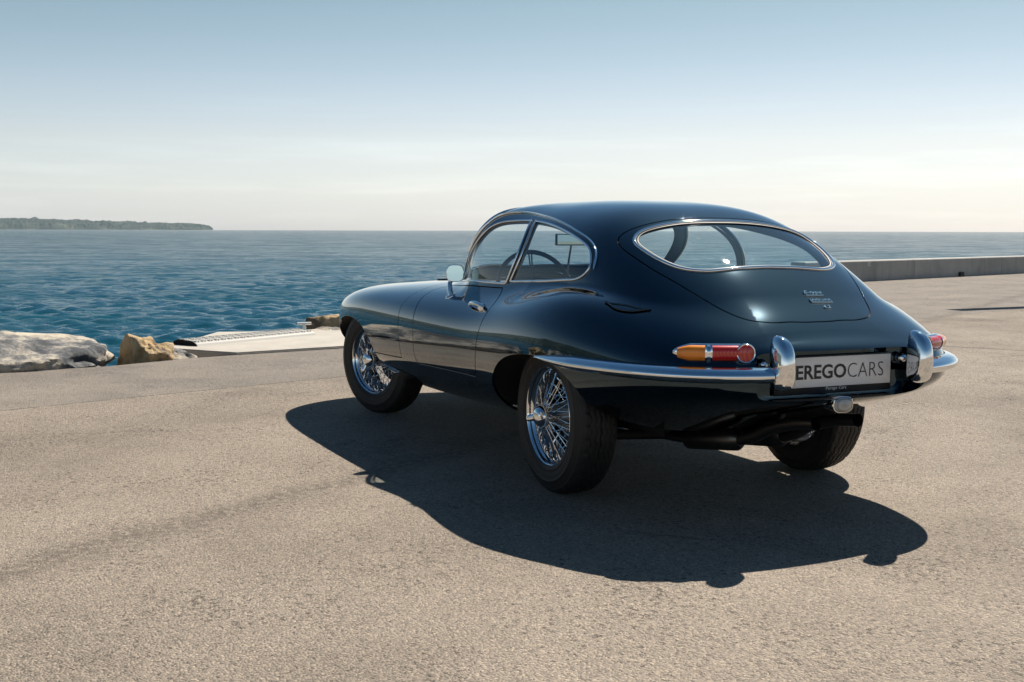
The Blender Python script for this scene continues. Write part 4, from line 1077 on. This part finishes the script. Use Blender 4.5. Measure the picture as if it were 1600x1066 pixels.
M['mirror'] = simple('mirror_glass', (.62, .82, .85), .01, 1.0)
mirror_part()
for sgn in (1, -1):
    f = np.array([1, sgn, 1])
    us = np.linspace(2.80, 2.985, 16); C = np.stack([us, np.full(16, .222)], 1); P = S(C[:, 0], C[:, 1]); n = N(C[:, 0], C[:, 1])
    P[:, 2] = P[:, 2].mean()
    t = np.linspace(0, 1, 16); r = .0075 + .004 * np.sin(PI * t); lift = .006 + .022 * np.sin(PI * np.clip(t * 1.05, 0, 1)) ** .6
    mb = MB(); mb.tube((P + lift[:, None] * n) * f, r, 12)
    o = mb.build('door_handle', M['chrome'], door if sgn > 0 else door_r)
    c = Vector(P[12] * f); nn_ = Vector(n[12] * f); q = nn_.to_track_quat('Y', 'Z').to_matrix()
    mb = MB(); mb.lathe([(.019, -.004), (.019, .012), (.016, .018), (.0, .019)], 24); mb.V = [tuple(c + q @ Vector(v)) for v in mb.V]; mb.build('push_button', M['chrome'], door if sgn > 0 else door_r)

# bonnet louvres on both sides of the bulge
for sgn in (1, -1):
    mb = MB()
    for i in range(12):
        for row in (0,):
            x = 1.72 + i * .034; u = u_of(x); P = np.array([S(u, th_of(u, y=y)) for y in np.linspace(.29, .41, 6)]); n = np.array([N(np.array(u), np.array(th_of(u, y=y))) for y in np.linspace(.29, .41, 6)])
            mb.sweep(P * [1, sgn, 1], np.tile([-1.0, 0, 0], (6, 1)), n * [1, sgn, 1], [(-.010, -.002), (.006, .009), (.010, .009), (.010, -.002)])
    mb.build('bonnet_louvres', M['paint'], bonnet)

# ------------------------------------------------------------------ cabin
mb = MB(); mb.box((.65, 0, .32), (1.25, 1.16, .05)); mb.box((-.30, 0, .66), (.66, .90, .04)); mb.box((.05, 0, .50), (.04, 1.0, .34)); mb.build('cabin_floor', M['trim'], car)
us = np.linspace(-.55, .55, 15)
mb = MB(); mb.sweep([(1.28, y, .76) for y in us], np.tile([1.0, 0, 0], (15, 1)), np.tile([0, 0, 1.0], (15, 1)), [(-.22, -.20), (-.22, .035), (-.19, .065), (-.10, .078), (.10, .060), (.14, -.2)]); mb.build('dashboard', M['trim'], car)
mb = MB()
sc0 = Vector((.86, .36, .800)); axn = Vector((-1, 0, .34)).normalized(); e1_ = Vector((0, 1, 0)); e2_ = axn.cross(e1_)
mb.tube([sc0 + .198 * (math.cos(a) * e1_ + math.sin(a) * e2_) for a in [2 * PI * k / 48 for k in range(48)]], .0115, 10, closed=True)
for a in (PI / 2 + PI, .35, PI - .35):
    for s in (-1, 1): mb.tube([sc0 - axn * .02, sc0 + .195 * (math.cos(a + s * .04) * e1_ + math.sin(a + s * .04) * e2_)], .004, 6)
mb.tube([sc0 - axn * .02, sc0 - axn * .4], .025, 12); mb.build('steering_wheel', M['trim'], car)
for sgn in (1, -1):
    mb = MB(); mb.box((.52, sgn * .32, .40), (.50, .44, .16), bev=.05)
    mb.box((.24, sgn * .32, .60), (.13, .44, .46), Matrix.Rotation(math.radians(-14), 3, 'Y'), bev=.05); mb.build('seat', M['trim'], car)
mb = MB(); mb.tube([(1.235, 0, .86), (1.145, 0, 1.165)], .006, 8); im = mb.build('mirror_rod', M['brushed'], car)
mb = MB(); mb.box((1.165, -.03, 1.046), (.022, .25, .062), Matrix.Rotation(math.radians(-8), 3, 'Z'), bev=.006); imh = mb.build('interior_mirror', M['trim'], im)
mb = MB(); mb.box((1.1525, -.0283, 1.046), (.002, .236, .050), Matrix.Rotation(math.radians(-8), 3, 'Z')); mb.build('mirror_glass', M['mirror'], im)

# ------------------------------------------------------------------ running gear and exhaust
mb = MB(); mb.box((0, 0, .345), (.36, .50, .22), bev=.03); mb.box((.02, 0, .30), (.20, .26, .24), bev=.05); mb.box((-.30, 0, .42), (.5, .9, .10), bev=.03); rg = mb.build('rear_axle_cage', M['under'], car)
for sgn in (1, -1):
    mb = MB(); mb.tube([(0, sgn * .1, .345), (0, sgn * .55, .325)], .028, 12); mb.tube([(-.05, sgn * .1, .215), (-.02, sgn * .56, .235)], .022, 12)
    mb.tube([(.10, sgn * .36, .24), (.14, sgn * .40, .50)], .045, 12); mb.build('half_shaft', M['under'], car)
    ypip = .09
    mb = MB(); mb.tube([(1.1, sgn * .20, .20), (.35, sgn * .18, .20), (-.10, sgn * .14, .215), (-.18, sgn * .13, .22)], .024, 14, False)
    mb.tube([(-.18, sgn * .13, .22), (-.20, sgn * .128, .221), (-.50, sgn * .105, .262), (-.53, sgn * .103, .266)], [.026, .046, .046, .026], 18)
    mb.tube([(-.53, sgn * .103, .266), (-.62, sgn * .098, .295), (-.70, sgn * .095, .335), (-.78, sgn * .094, .36), (-.88, sgn * .094, .385), (-.985, sgn * .094, .398)], .025, 14, False)
    mb.tube([(-.985, sgn * .094, .398), (-.90, sgn * .094, .388)], .0225, 14, False); mb.build('exhaust_pipe', M['steel'], car)
mb = MB(); mb.box((-.66, 0, .40), (.05, .40, .03), bev=.008); mb.build('exhaust_hanger', M['under'], car)
mb = MB(); mb.box((-.33, 0, .33), (.06, .36, .06), bev=.01); mb.build('anti_roll_bar', M['under'], car)
